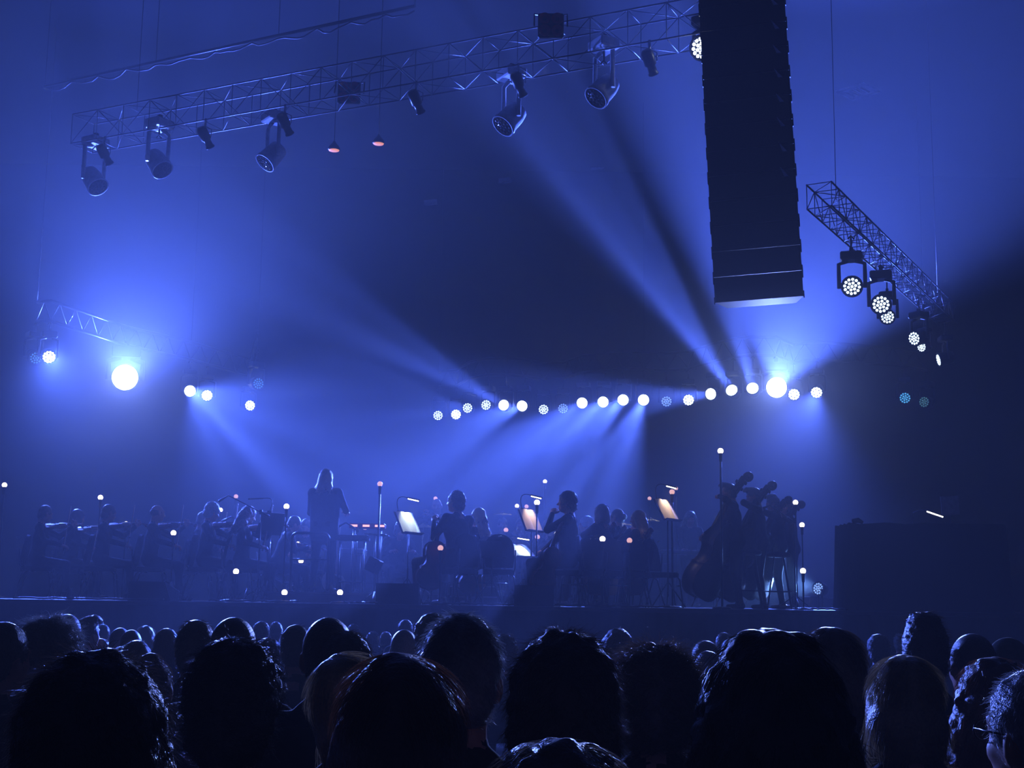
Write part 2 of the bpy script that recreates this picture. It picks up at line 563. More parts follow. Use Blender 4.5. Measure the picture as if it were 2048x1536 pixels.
        fl = ~s0[tuple(ed.T)]
        q[fl] = q[fl][:, ::-1]
        F.append(q)
    F = np.concatenate(F)
    return V, F, mat
def arrays_mesh(name, V, F, mats, fm=None, smooth=True):
    me = bpy.data.meshes.new(name)
    me.vertices.add(len(V))
    me.vertices.foreach_set('co', np.asarray(V, np.float32).ravel())
    nf, w_ = F.shape
    me.loops.add(nf * w_)
    me.loops.foreach_set('vertex_index', F.astype(np.int32).ravel())
    me.polygons.add(nf)
    me.polygons.foreach_set('loop_start', np.arange(0, nf * w_, w_, dtype=np.int32))
    for m in mats:
        me.materials.append(M_(m))
    if fm is not None:
        me.polygons.foreach_set('material_index', fm.astype(np.int32))
    me.polygons.foreach_set('use_smooth', np.full(nf, smooth))
    me.update(calc_edges=True)
    return me
def body_mesh(name, prims, res, mats, extra=None, wob=None):
    V, F, mt = sdf_arrays(prims, res, wob=wob)
    fm = mt[F[:, 0]]
    if extra:
        for (V2, F2, m2) in extra:
            F = np.concatenate([F, F2 + len(V)])
            V = np.concatenate([V, V2])
            fm = np.concatenate([fm, np.full(len(F2), m2, fm.dtype)])
    return arrays_mesh(name, V, F, mats, fm)

# ------------------------------------------------------------------ heads, hair, hands
def head_prims(sk=0, lip=0):
    P = [ell((0, -.012, .025), (.076, .096, .095), sk, .02), ell((0, .02, -.035), (.062, .075, .085), sk, .03),
         ell((0, .045, -.085), (.042, .045, .034), sk, .03), ell((0, .082, .03), (.055, .02, .014), sk, .02),
         cone((0, .092, .008), (0, .114, -.03), .009, .014, sk, .012), ell((.034, .07, -.03), (.024, .022, .02), sk, .02), ell((-.034, .07, -.03), (.024, .022, .02), sk, .02),
         sub((.031, .108, .008), (.017, .016, .011), .012), sub((-.031, .108, .008), (.017, .016, .011), .012),
         ell((.031, .084, .007), (.012, .010, .009), sk, .004), ell((-.031, .084, .007), (.012, .010, .009), sk, .004),
         ell((0, .091, -.064), (.022, .010, .007), lip, .006), ell((0, .090, -.076), (.019, .010, .007), lip, .006)]
    for s in (-1, 1):
        P += [ell((s * .080, -.008, -.012), (.011, .020, .033), sk, .012), ell((s * .077, -.002, -.04), (.009, .011, .012), sk, .01)]
    return P

FACE = ((0, .130, -.062), (.078, .080, .115))
def hair_prims(kind):
    """returns (prims, wobble) in the head frame, material 0"""
    if kind == 'bald':
        return [ell((0, -.022, .005), (.082, .100, .075)), sub((0, .0, .085), (.11, .13, .075), .02), sub(*FACE)], None
    if kind == 'buzz':
        return [ell((0, -.015, .028), (.080, .100, .099)), ell((0, -.055, -.05), (.062, .058, .05)), sub(*FACE)], None
    if kind == 'short':
        return [ell((0, -.015, .032), (.086, .105, .106)), ell((0, -.055, -.05), (.068, .062, .055)), sub(*FACE)], (.004, 95, 1.0)
    if kind == 'quiff':
        return [ell((0, -.015, .032), (.084, .104, .102)), ell((0, .045, .115), (.06, .07, .035)), cone((0, .06, .12), (0, .115, .115), .03, .016), ell((0, -.055, -.05), (.066, .06, .05)), sub(*FACE)], (.004, 90, 2.0)
    if kind == 'spiky':
        return [ell((0, -.015, .036), (.084, .102, .106)), ell((0, .0, .13), (.058, .085, .035)), ell((0, -.055, -.05), (.064, .06, .05)), sub(*FACE)], (.007, 110, 3.0)
    if kind == 'curly':
        return [ell((0, -.02, .035), (.100, .118, .116)), ell((0, -.06, -.05), (.085, .07, .07)), sub(*FACE)], (.010, 85, 1.5)
    if kind == 'mop':
        return [ell((0, -.02, .03), (.104, .122, .118)), ell((0, -.06, -.07), (.098, .08, .09)), ell((.07, -.01, -.05), (.035, .05, .07)), ell((-.07, -.01, -.05), (.035, .05, .07)), sub((0, .135, -.062), (.07, .078, .115))], (.008, 75, 2.5)
    if kind == 'frizz':
        return [ell((0, -.02, .02), (.118, .128, .122)), ell((0, -.05, -.06), (.115, .095, .08)), sub(*FACE)], (.012, 70, 0.7)
    if kind == 'bob':
        return [ell((0, -.016, .03), (.088, .106, .104)), ell((0, -.055, -.06), (.095, .072, .11)), ell((.075, .0, -.06), (.03, .06, .10)), ell((-.075, .0, -.06), (.03, .06, .10)), sub((0, .135, -.062), (.064, .085, .125))], (.003, 60, 1.0)
    if kind == 'long':
        P = [ell((0, -.016, .03), (.088, .106, .104)), ell((0, -.055, -.06), (.092, .07, .11))]
        for s in (-1, 1):
            P += [cone((s * .062, -.015, .0), (s * .082, -.045, -.20), .045, .05), cone((s * .082, -.045, -.2), (s * .085, -.07, -.36), .05, .03)]
        P += [cone((0, -.07, -.05), (0, -.1, -.24), .07, .065), cone((0, -.1, -.24), (0, -.11, -.40), .065, .04), sub((0, .135, -.062), (.066, .085, .125))]
        return P, (.004, 55, 1.0)
    if kind == 'shoulder':
        P = [ell((0, -.016, .03), (.088, .106, .104)), ell((0, -.055, -.06), (.096, .072, .11))]
        for s in (-1, 1):
            P += [cone((s * .062, -.015, .0), (s * .10, -.035, -.17), .045, .045), cone((s * .10, -.035, -.17), (s * .125, -.04, -.24), .045, .02)]
        P += [cone((0, -.07, -.05), (0, -.1, -.20), .07, .06), sub((0, .135, -.062), (.066, .085, .125))]
        return P, (.004, 55, 1.0)
    if kind == 'wavy':
        P = [ell((0, -.016, .03), (.098, .114, .108)), ell((0, -.055, -.06), (.11, .08, .12))]
        for s in (-1, 1):
            P += [cone((s * .07, -.015, .0), (s * .10, -.04, -.18), .05, .055), cone((s * .10, -.04, -.18), (s * .10, -.06, -.30), .055, .03)]
        P += [cone((0, -.07, -.05), (0, -.1, -.28), .08, .06), sub((0, .135, -.062), (.066, .085, .125))]
        return P, (.010, 60, 2.0)
    if kind == 'bun':
        return [ell((0, -.015, .030), (.082, .102, .102)), ell((0, -.055, -.045), (.066, .06, .05)), ell((0, -.075, .115), (.045, .045, .042), k=.012), sub(*FACE)], (.003, 80, 1.0)
    if kind == 'lowbun':
        return [ell((0, -.015, .030), (.082, .102, .102)), ell((0, -.055, -.045), (.066, .06, .05)), ell((0, -.125, .0), (.045, .04, .045), k=.012), sub(*FACE)], (.003, 80, 1.0)
    if kind == 'pony':
        return [ell((0, -.015, .030), (.082, .102, .102)), ell((0, -.055, -.045), (.066, .06, .05)), cone((0, -.11, .03), (0, -.15, -.02), .025, .035), cone((0, -.15, -.02), (0, -.14, -.22), .035, .015), sub(*FACE)], (.003, 80, 1.0)
    if kind == 'cap':
        return [ell((0, -.012, .045), (.084, .104, .09)), sub((0, 0, -.06), (.2, .2, .10), .01), ell((0, .13, .045), (.065, .08, .012), k=.02)], None
    raise ValueError(kind)

HAIRWORD = {'bald': 'thinning', 'buzz': 'close-cropped', 'short': 'short', 'quiff': 'swept-up', 'spiky': 'spiky', 'curly': 'short curly', 'mop': 'tousled wavy', 'frizz': 'frizzy', 'bob': 'bobbed', 'long': 'long straight', 'shoulder': 'shoulder-length', 'wavy': 'long wavy', 'bun': 'tied-up', 'lowbun': 'pinned-up', 'pony': 'tied-back'}
def hair_label(kind, mat):
    if kind == 'cap':
        return 'dark cloth cap with a brim'
    return HAIRWORD[kind] + ' ' + {'ash': 'sandy', 'dark': 'dark brown'}.get(mat[5:], mat[5:]) + ' hair'
def vnormals(V, F):
    N = np.zeros_like(V)
    n = np.cross(V[F[:, 2]] - V[F[:, 0]], V[F[:, 3]] - V[F[:, 1]])
    for i in range(4):
        np.add.at(N, F[:, i], n)
    return N / np.maximum(np.linalg.norm(N, axis=1), 1e-9)[:, None]

STYLE = {  # length, outward lift, gravity, curl, clump
    'buzz': (.007, .9, .1, .1), 'bald': (.006, .8, .2, .1), 'short': (.026, .5, .25, .35), 'quiff': (.03, .5, .2, .4), 'spiky': (.028, .9, .0, .35),
    'curly': (.035, .55, .1, 1.2), 'mop': (.032, .35, .5, .7), 'frizz': (.06, .65, .15, 1.3), 'bob': (.07, .04, 1, .10), 'long': (.08, .03, 1, .10), 'shoulder': (.07, .03, 1, .12),
    'wavy': (.06, .06, .9, .4), 'bun': (.03, .12, .2, .3), 'lowbun': (.03, .12, .2, .3), 'pony': (.04, .1, .5, .25)}
def strand_arrays(V, N, kind, count, width, seed, stray=0.12):
    rng = np.random.default_rng(seed)
    ln, lift, grav, curl = STYLE[kind]
    i = rng.integers(0, len(V), count)
    p = V[i] - N[i] * .004
    n = N[i]
    segs = 5
    L = ln * rng.uniform(.5, 1.3, count)[:, None]
    wild = rng.random(count) < stray
    lf = np.where(wild, lift * 1.5 + .06, lift)[:, None]
    part = np.stack([np.sign(p[:, 0] + .0001), -.5 * np.ones(count), np.zeros(count)], 1)
    cen = np.array([0, -.02, .0])
    rad0 = np.linalg.norm(p - cen, axis=1)[:, None]
    pts = [p]
    d0 = rng.normal(0, 1, (count, 3))
    for s in range(segs):
        g = np.array([0, 0, -1.0]) * grav + part * .35
        tg = g - n * np.sum(n * g, 1)[:, None]
        tn = np.linalg.norm(tg, axis=1)[:, None]
        tg = tg / np.maximum(tn, .25)
        dirn = tg + n * lf * (1.2 - s / segs) + d0 * curl * .45 + rng.normal(0, .25 * curl + .04, (count, 3))
        if curl > .8:
            d0 = np.cross(d0, n) * .9 + d0 * .2
        dirn /= np.maximum(np.linalg.norm(dirn, axis=1)[:, None], 1e-6)
        p = p + dirn * L / segs
        if lift < .2:                              # smooth styles hug the head, then fall straight
            q = p - cen
            rq = np.linalg.norm(q, axis=1)[:, None]
            high = p[:, 2:3] > -.03
            p = np.where(high & (rq > rad0 * 1.02), cen + q / rq * rad0 * 1.02, p)
            n = np.where(high, q / rq, n)
        pts.append(p)
    pts = np.stack(pts, 1)                         # count, segs+1, 3
    side = np.cross(pts[:, 1] - pts[:, 0], rng.normal(0, 1, (count, 3)))
    side /= np.maximum(np.linalg.norm(side, axis=1)[:, None], 1e-9)
    wd = width * np.linspace(1, .25, segs + 1)[None, :, None] * rng.uniform(.6, 1.4, count)[:, None, None]
    A = pts + side[:, None] * wd / 2
    B = pts - side[:, None] * wd / 2
    VV = np.stack([A, B], 2).reshape(count, -1, 3)
    base = (np.arange(count) * (segs + 1) * 2)[:, None]
    q = np.concatenate([base + np.array([[2 * s, 2 * s + 1, 2 * s + 3, 2 * s + 2]]) for s in range(segs)])
    return VV.reshape(-1, 3), q
HAIRCACHE = {}
def hair_mesh(kind, mat, res=.009, strands=0, width=.0012, seed=0, stray=.12):
    key = (kind, mat, res, strands, seed)
    if key in HAIRCACHE:
        return HAIRCACHE[key]
    P, wob = hair_prims(kind)
    if wob:
        wob = (wob[0], wob[1], wob[2] + seed * .7)
    V, F, mt = sdf_arrays(P, res, wob=wob)
    fm = np.zeros(len(F), np.int32)
    if strands and kind in STYLE:
        N = vnormals(V, F)
        V2, F2 = strand_arrays(V, N, kind, strands, width, seed + 11, stray)
        F = np.concatenate([F, F2 + len(V)])
        V = np.concatenate([V, V2])
        fm = np.concatenate([fm, np.ones(len(F2), np.int32)])
    me = arrays_mesh('hair', V, F, [mat + '_base' if mat.startswith('hair') else mat, mat], fm)
    HAIRCACHE[key] = me
    return me

HANDCACHE = {}
def hand_arrays(side, curl, thumb_in=.4, spread=.0):
    """side +1 right, -1 left; wrist at origin, hand along +Y, back of the hand +Z"""
    key = (side, round(curl, 2), thumb_in, spread)
    if key in HANDCACHE:
        return HANDCACHE[key]
    t = -side
    P = [ell((0, .045, 0), (.041, .052, .015), 0, .01), cone((0, -.05, 0), (0, .02, 0), .026, .024, 0, .02)]
    for i, (bx, by, ln) in enumerate(((.030, .088, .072), (.0105, .092, .080), (-.0095, .089, .074), (-.029, .08, .058))):
        p = np.array([t * bx, by, 0])
        a = 0.0
        for j, fr in enumerate((.45, .31, .26)):
            a += curl * (1.0, 1.15, .8)[j] + .04 * i * curl
            d = np.array([t * (.05 * (1.5 - i)) * (1 + spread), math.cos(a), -math.sin(a)])
            q = p + d / np.linalg.norm(d) * ln * fr
            P.append(cone(p, q, .0092 - .0009 * j, .0085 - .0009 * j, 0, .003))
            p = q
    p = np.array([t * .030, .018, -.004])
    for j, (d, l_, r) in enumerate((((t * .75, .6, -.25), .042, .013), ((t * (.55 - thumb_in), .75, -.35 - thumb_in * .5), .032, .0105), ((t * (.3 - 1.5 * thumb_in), .8, -.4 - thumb_in), .026, .009))):
        d = np.array(d)
        q = p + d / np.linalg.norm(d) * l_
        P.append(cone(p, q, r, r * .9, 0, .006))
        p = q
    V, F, _ = sdf_arrays(P, .006)
    HANDCACHE[key] = (V, F)
    return V, F

def two_bone(S, T, a, b, pole):
    S, T, pole = Vector(S), Vector(T), Vector(pole)
    d = T - S
    L = min(d.length, (a + b) * .995)
    dn = d.normalized()
    T = S + dn * L
    x = (a * a - b * b + L * L) / (2 * L)
    h = math.sqrt(max(a * a - x * x, 0))
    pp = pole - dn * pole.dot(dn)
    if pp.length < 1e-5:
        pp = Vector((1, 0, 0))
    return S + dn * x + pp.normalized() * h, T

def person(label, base, rz, hair, hmat, seat=True, lean=0.0, twist=0.0, head=(0, 0, 0), rh=None, lh=None, rpole=(.5, -.4, -.7), lpole=(-.5, -.4, -.7),
           rcurl=.55, lcurl=.55, rn=None, ln=None, mats=('skin', 'cloth_black', 'cloth_black', 'shoe_black'), scale=1.0, res=.0145, hres=.010, strands=0, width=.003,
           knees=.12, group='musicians on stage', build=1.0, jacket=False, stance=.1, seath=.47, skirt=False, fem=False, step=0.0, seed=0):
    """one figure: body (head, clothes and hands in one skin) with the hair as its child; faces local +Y"""
    root = thing('person', label, 'person', base, rz, group, scale)
    hipz = seath + .11 if seat else .93
    hip = Vector((0, 0, hipz))
    Rl = Matrix.Rotation(-lean, 3, 'X') @ Matrix.Rotation(twist, 3, 'Z')
    def up(x, y, z):
        return hip + Rl @ Vector((x, y, z - .93))
    sw = (.165 if fem else .185) * build
    P = []
    chest = up(0, .01, 1.27)
    RlA = np.array(Rl)
    P += [ell(hip + Vector((0, -.01, .02)), (.165 * build, .115 * build, .12), 2, .05, None),
          ell(up(0, 0, 1.08), (.135 * build, .10 * build, .15), 1, .06, RlA), ell(chest, (.165 * build, .112 * build, .17), 1, .06, RlA),
          cone(up(-sw + .02, -.01, 1.415), up(sw - .02, -.01, 1.415), .058, .058, 1, .05)]
    if jacket:
        P += [cone(up(-.10, 0, .80), up(-.12, 0, 1.30), .105, .10, 1, .05), cone(up(.10, 0, .80), up(.12, 0, 1.30), .105, .10, 1, .05), cone(up(0, -.01, .80), up(0, -.01, 1.3), .13, .12, 1, .05), cone(up(-sw, -.005, 1.415), up(sw, -.005, 1.415), .055, .055, 1, .03)]
    if skirt and not seat:
        P += [cone(hip, (0, 0, .45), .15, .22, 2, .05)]
    # head
    hc = up(0, .035, 1.625)
    Rh = Rl @ Matrix.Rotation(head[0], 3, 'Z') @ Matrix.Rotation(-head[1] + lean * .6, 3, 'X') @ Matrix.Rotation(head[2], 3, 'Y')
    P += [cone(up(0, -.015, 1.42), hc + Rh @ Vector((0, -.025, -.05)), .062, .055, 0, .03), cone(up(-.05, -.02, 1.45), up(.05, -.02, 1.45), .045, .045, 1, .02)]
    P += tf(head_prims(0), Rh, hc)
    # legs
    for s in (-1, 1):
        h = hip + Vector((s * .095, 0, -.02))
        if seat:
            k = Vector((s * (knees + .03), .42, seath + .05))
            a = Vector((s * (knees + .05), .40 + .08 * (s > 0), .09))
        else:
            k = Vector((s * (stance + .005), .03 + step * s, .50))
            a = Vector((s * (stance + .01), -.03 + step * s * 1.4, .09))
        P += [cone(h, k, .092 * build, .062, 2, .03), cone(k, a, .06, .045, 2, .02), cone(a + Vector((0, 0, -.01)), a + Vector((s * .01, -.03, -.05)), .045, .04, 3, .02),
              cone(a + Vector((s * .01, -.02, -.055)), a + Vector((s * .03, .15, -.058)), .036, .030, 3, .02)]
    extra = []
    for s, T, pole, curl, nrm in ((1, rh, rpole, rcurl, rn), (-1, lh, lpole, lcurl, ln)):
        S = up(s * sw, -.01, 1.405)
        if T is None:
            T = up(s * (sw + .07), .06, .86) if not seat else Vector((s * .14, .30, seath + .14))
        E, W = two_bone(S, T, .285, .25, Vector(pole))
        P += [cone(S, E, .056 * build, .045, 1, .03), cone(E, W, .044, .032, 1, .02)]
        d = (W - E).normalized()
        z = Vector(nrm) if nrm is not None else Vector((s * .5, 0.2, 1))
        z = z - d * z.dot(d)
        if z.length < 1e-4:
            z = Vector((1, 0, 0)) - d * d.x
        z.normalize()
        x = d.cross(z)
        R = np.array(Matrix((x, d, z)).transposed())
        V2, F2 = hand_arrays(s, curl)
        extra.append((V2 @ R.T + np.array(W), F2, 0))
    me = body_mesh('body', P, res, mats, extra)
    link('body', me, root)
    hm = hair_mesh(hair, hmat, hres, strands, width, seed)
    ho = link('hair' if hair != 'cap' else 'cap', hm, root, mat=Matrix.Translation(hc) @ Rh.to_4x4(), label=hair_label(hair, hmat))
    root['hc'] = tuple(hc)
    return root
def W_(root, p):
    """local point of a figure in the world"""
    M = Matrix.Translation(root.location) @ root.rotation_euler.to_matrix().to_4x4() @ Matrix.Diagonal((*root.scale, 1))
    return M @ Vector(p)

# ------------------------------------------------------------------ instruments, chairs, stands
def outline(slope):
    pts = [(.0, .30), (.012, .52), (.04, .74), (.09, .90), (.15, .98), (.215, 1.0), (.28, .95), (.335, .86), (.372, .80), (.385, .835), (.405, .72), (.45, .61), (.51, .56), (.57, .565), (.615, .62), (.640, .71), (.655, .695)]
    pts += [(.69, .73), (.74, .72), (.80, .62), (.86, .46), (.92, .30), (.97, .19), (1.0, .15)] if slope else [(.70, .745), (.77, .79), (.84, .77), (.90, .67), (.95, .50), (.985, .32), (1.0, .16)]
    return [(w, t) for t, w in pts]
def strings_instrument(name, label, cat, L, half, rib, neck, scr, base, zdir, front, group, slope=False, endpin=0.0, wood='wood_varnish', parts=True):
    """violin family: local z from the tail button to the scroll, local y out of the belly"""
    z = Vector(zdir).normalized()
    y = Vector(front)
    y = (y - z * y.dot(z)).normalized()
    x = y.cross(z)
    Mx = Matrix((x, y, z)).transposed()
    root = thing(name, label, cat, base, 0, group, rot=Mx.to_euler())
    o2 = outline(slope)
    ring = [(w * half, t * L) for w, t in o2] + [(-w * half, t * L) for w, t in reversed(o2)]
    n = len(ring)
    b = MB()
    rings = []
    arch = half * .16
    for (sc, yy) in ((.30, rib / 2 + arch), (.62, rib / 2 + arch * .8), (.90, rib / 2 + arch * .12), (1.025, rib / 2 + .004), (1.025, rib / 2 - .004), (.985, rib / 2 - .006), (.985, -rib / 2 + .006), (1.025, -rib / 2 + .004), (1.025, -rib / 2 - .004), (.9, -rib / 2 - arch * .12), (.62, -rib / 2 - arch * .7), (.3, -rib / 2 - arch * .9)):
        sz = 1 - (1 - sc) * .75
        rings.append([(px * sc, yy, L * .5 + (pz - L * .5) * sz) for px, pz in ring])
    vs = [v for r in rings for v in r]
    fs = []
    for i in range(len(rings) - 1):
        for k in range(n):
            k2 = (k + 1) % n
            fs.append((i * n + k, i * n + k2, (i + 1) * n + k2, (i + 1) * n + k))
    fs.append(tuple(reversed(range(n))))
    fs.append(tuple((len(rings) - 1) * n + k for k in range(n)))
    b.add(vs, fs, 0, True)
    b.build('body', wood, root)
    nw = half * .115
    m = MB()
    m.tube([(0, rib * .30, L * .97), (0, rib * .42, L + neck * .5), (0, rib * .42, L + neck)], nw, 8, radii=[nw * 1.5, nw * 1.05, nw * .95])
    m.tube([(0, 0, L * .985), (0, rib * .4, L * 1.03)], nw, 8, radii=[nw * 1.4, nw * 1.2])
    m.build('neck', wood, root)
    m = MB()
    yb = rib / 2 + arch
    m.add([(-nw * 1.3, yb * 1.25 + arch * .3, L * .62), (nw * 1.3, yb * 1.25 + arch * .3, L * .62), (nw, rib * .42 + nw * 1.3, L + neck), (-nw, rib * .42 + nw * 1.3, L + neck),
           (-nw * 1.3, yb * 1.1, L * .62), (nw * 1.3, yb * 1.1, L * .62), (nw, rib * .42 + nw * .3, L + neck), (-nw, rib * .42 + nw * .3, L + neck)],
          [(0, 1, 2, 3), (7, 6, 5, 4), (0, 3, 7, 4), (1, 5, 6, 2), (0, 4, 5, 1), (3, 2, 6, 7)])
    m.build('fingerboard', 'ebony', root)
    # pegbox: two cheeks with an open slot, then the scroll curling back
    m = MB()
    z0 = L + neck
    yc = rib * .42
    for s in (-1, 1):
        R = Matrix(((1, 0, 0), (0, 1, -.28), (0, .28, 1)))
        m.box((s * nw * .75, yc - scr * .10, z0 + scr * .36), (nw * .45, nw * 1.9, scr * .78), R)
    m.box((0, yc - scr * .23, z0 + scr * .72), (nw * 1.9, nw * 1.7, scr * .14))
    sp = []
    rr = []
    for i in range(19):
        a = i / 18 * 2 * math.pi * 1.35
        q = scr * .20 * (1 - .72 * i / 18)
        sp.append((0, yc - scr * .42 + q * math.cos(a) + scr * .04, z0 + scr * .80 + q * math.sin(a)))
        rr.append(nw * (.80 - .25 * i / 18))
    m.tube(sp, nw, 8, radii=rr)
    m.tube([(-nw * 1.5, yc - scr * .42, z0 + scr * .80), (nw * 1.5, yc - scr * .42, z0 + scr * .80)], scr * .075, 10)
    scro = m.build('scroll', wood, root)
    for i in range(4):
        s = 1 if i % 2 else -1
        zz = z0 + scr * (.16 + .145 * i)
        yy = yc - scr * (.045 + .04 * i)
        m = MB()
        m.tube([(-s * nw * 1.1, yy, zz), (s * nw * 2.1, yy, zz)], nw * .22, 6)
        m.ball((s * nw * 2.7, yy, zz), nw * .75, 6, sc=(1, .45, 1))
        m.build('peg', 'ebony', scro)
    if parts:
        m = MB()
        m.prism([(-half * .26, 0), (-half * .2, arch * .9), (-half * .13, arch * 1.6), (half * .13, arch * 1.6), (half * .2, arch * .9), (half * .26, 0), (half * .12, arch * .25), (-half * .12, arch * .25)], half * .04, (0, yb * .93, L * .475), Matrix(((1, 0, 0), (0, 1, 0), (0, 0, 1))))
        m.build('bridge', 'bow_wood', root)
        m = MB()
        m.add([(-nw * .6, yb * .9, L * .02), (nw * .6, yb * .9, L * .02), (nw * 1.2, yb + arch * .9, L * .30), (-nw * 1.2, yb + arch * .9, L * .30), (-nw * .6, yb * .8, L * .02), (nw * .6, yb * .8, L * .02), (nw * 1.2, yb + arch * .7, L * .30), (-nw * 1.2, yb + arch * .7, L * .30)],
              [(0, 1, 2, 3), (7, 6, 5, 4), (0, 3, 7, 4), (1, 5, 6, 2), (0, 4, 5, 1), (3, 2, 6, 7)])
        m.build('tailpiece', 'ebony', root)
        for i in range(4):
            u = (i - 1.5) / 1.5
            m = MB()
            m.tube([(u * nw * .9, yb + arch * .9, L * .3), (u * half * .10, yb + arch * 1.62, L * .475), (u * nw * .7, rib * .42 + nw * 1.4, L + neck)], .0012 + half * .002, 4)
            m.build('string', 'steel_string', root)
    if endpin > 0:
        MB().tube([(0, 0, .01), (0, 0, -endpin)], .006, 6).build('endpin', 'steel_string', root)
    return root
def cello(label, base, zdir, front, s=1.0, parts=True):
    return strings_instrument('cello', label, 'cello', .755 * s, .22 * s, .12 * s, .28 * s, .19 * s, base, zdir, front, 'cellos', endpin=.3, parts=parts)
def bass(label, base, zdir, front, s=1.0):
    return strings_instrument('double_bass', label, 'double bass', 1.13 * s, .335 * s, .20 * s, .43 * s, .34 * s, base, zdir, front, 'double basses', True, endpin=.15, wood='wood_dark')
def violin(label, base, zdir, front, s=1.0):
    return strings_instrument('violin', label, 'violin', .36 * s, .105 * s, .034 * s, .135 * s, .105 * s, base, zdir, front, 'violins', parts=True)
def bow(label, a, b, up=(0, 0, 1)):
    """from the frog in the hand at a to the tip at b"""
    a, b = Vector(a), Vector(b)
    z = (b - a).normalized()
    L = (b - a).length
    u = Vector(up)
    y = (u - z * u.dot(z)).normalized()
    Mx = Matrix((y.cross(z), y, z)).transposed()
    r = thing('bow', label, 'bow', a, 0, 'bows', rot=Mx.to_euler())
    MB().tube([(0, .012, -.03), (0, .008, L * .25), (0, -.002, L * .55), (0, .008, L * .85), (0, .014, L)], .004, 6, radii=[.005, .0048, .0042, .0038, .0034]).build('stick', 'bow_wood', r)
    MB().box((0, -.006, .0), (.009, .022, .045)).build('frog', 'ebony', r)
    MB().add([(-.005, -.014, .01), (.005, -.014, .01), (.004, -.012, L - .01), (-.004, -.012, L - .01), (-.005, -.012, .01), (.005, -.012, .01), (.004, -.010, L - .01), (-.004, -.010, L - .01)],
             [(0, 3, 2, 1), (4, 5, 6, 7), (0, 1, 5, 4), (3, 7, 6, 2), (0, 4, 7, 3), (1, 2, 6, 5)]).build('bow_hair', 'horsehair', r)
    MB().box((0, .0, L), (.006, .026, .012)).build('tip', 'horsehair', r)
    return r

def make_chair():
    """stacking banquet chair, sitter faces local +Y; built once, then copied"""
    root = thing('banquet_chair', 'x', 'chair', (0, 0, 0), 0, 'orchestra chairs')
    m = MB()
    poly = []
    for (cx_, cy_, a0) in ((.155, .155, 0), (-.155, .155, 90), (-.155, -.155, 180), (.155, -.155, 270)):
        for i in range(5):
            a = math.radians(a0 + i * 22.5)
            poly.append((cx_ + .06 * math.cos(a), cy_ + .06 * math.sin(a)))
    m.prism(poly, .055, (0, 0, .415))
    m.prism([(x * .94, y * .94) for x, y in poly], .012, (0, 0, .47))
    m.build('seat', 'seat_fabric', root)
    m = MB()
    hp = [(-.185, 0), (.185, 0), (.205, .12), (.205, .26)] + [(.205 * math.cos(math.radians(a)), .26 + .19 * math.sin(math.radians(a))) for a in range(15, 180, 15)] + [(-.205, .26), (-.205, .12)]
    R = Matrix(((1, 0, 0), (0, .17, -1), (0, 1, .17))).to_3x3()
    m.prism(hp, .045, (0, -.19, .50), R)
    bk_ = m.build('backrest', 'seat_fabric', root)
    for s in (-1, 1):
        MB().tube([(s * .20, -.05, .41), (s * .205, -.17, .42), (s * .215, -.215, .50), (s * .215, -.235, .74)], .011, 6).build('back_post', 'black_metal', root)
    m = MB()
    m.tube([(-.035, -.305, .905), (-.02, -.312, .918), (.02, -.312, .918), (.035, -.305, .905)], .006, 6)
    m.build('hand_grip', 'chrome', bk_)
    for s in (-1, 1):
        MB().tube([(s * .20, .19, .412), (s * .215, .215, .38), (s * .235, .255, .0)], .0115, 6).build('leg', 'black_metal', root)
        MB().tube([(s * .20, -.12, .412), (s * .215, -.16, .38), (s * .235, -.27, .0)], .0115, 6).build('leg', 'black_metal', root)
    MB().tube([(-.22, .222, .30), (.22, .222, .30)], .008, 6).build('stretcher', 'black_metal', root)
    return root
CHAIR = None
def chair(label, X, Y, rz, z=None):
    global CHAIR
    if CHAIR is None:
        CHAIR = make_chair()
        o = CHAIR
    else:
        o = copy_tree(CHAIR)
    o['label'] = label
    o.location = (X, Y, STAGE if z is None else z)
    o.rotation_euler = (0, 0, rz)
    return o

def tripod(root, r=.26, h=.34, mat='black_metal', n=3, a0=.5, name='leg'):
    for i in range(n):
        a = a0 + i * 2 * math.pi / n
        MB().tube([(.012 * math.cos(a), .012 * math.sin(a), h), (r * math.cos(a), r * math.sin(a), .012)], .009, 6).build(name, mat, root)
def music_stand(label, X, Y, rz, h=1.08, tilt=.35, w=.5, hh=.33, z=None):
    """desk faces local -Y (towards the player who sits on the -Y side)"""
    r = thing('music_stand', label, 'music stand', (X, Y, STAGE if z is None else z), rz, 'music stands')
    tripod(r)
    MB().tube([(0, 0, .15), (0, 0, h)], .011, 8).build('pole', 'black_metal', r)
    R = Matrix.Rotation(-tilt, 3, 'X')
    m = MB()
    m.box((0, .02, h + .12), (w, .006, hh), R)
    m.build('desk', 'black_paint', r)
    m = MB()
    m.box(Vector((0, .02, h + .12)) + R @ Vector((0, -.03, -hh / 2)), (w, .06, .006), R)
    m.build('ledge', 'black_paint', r)
    r['tilt'] = tilt
    r['h'] = h
    return r
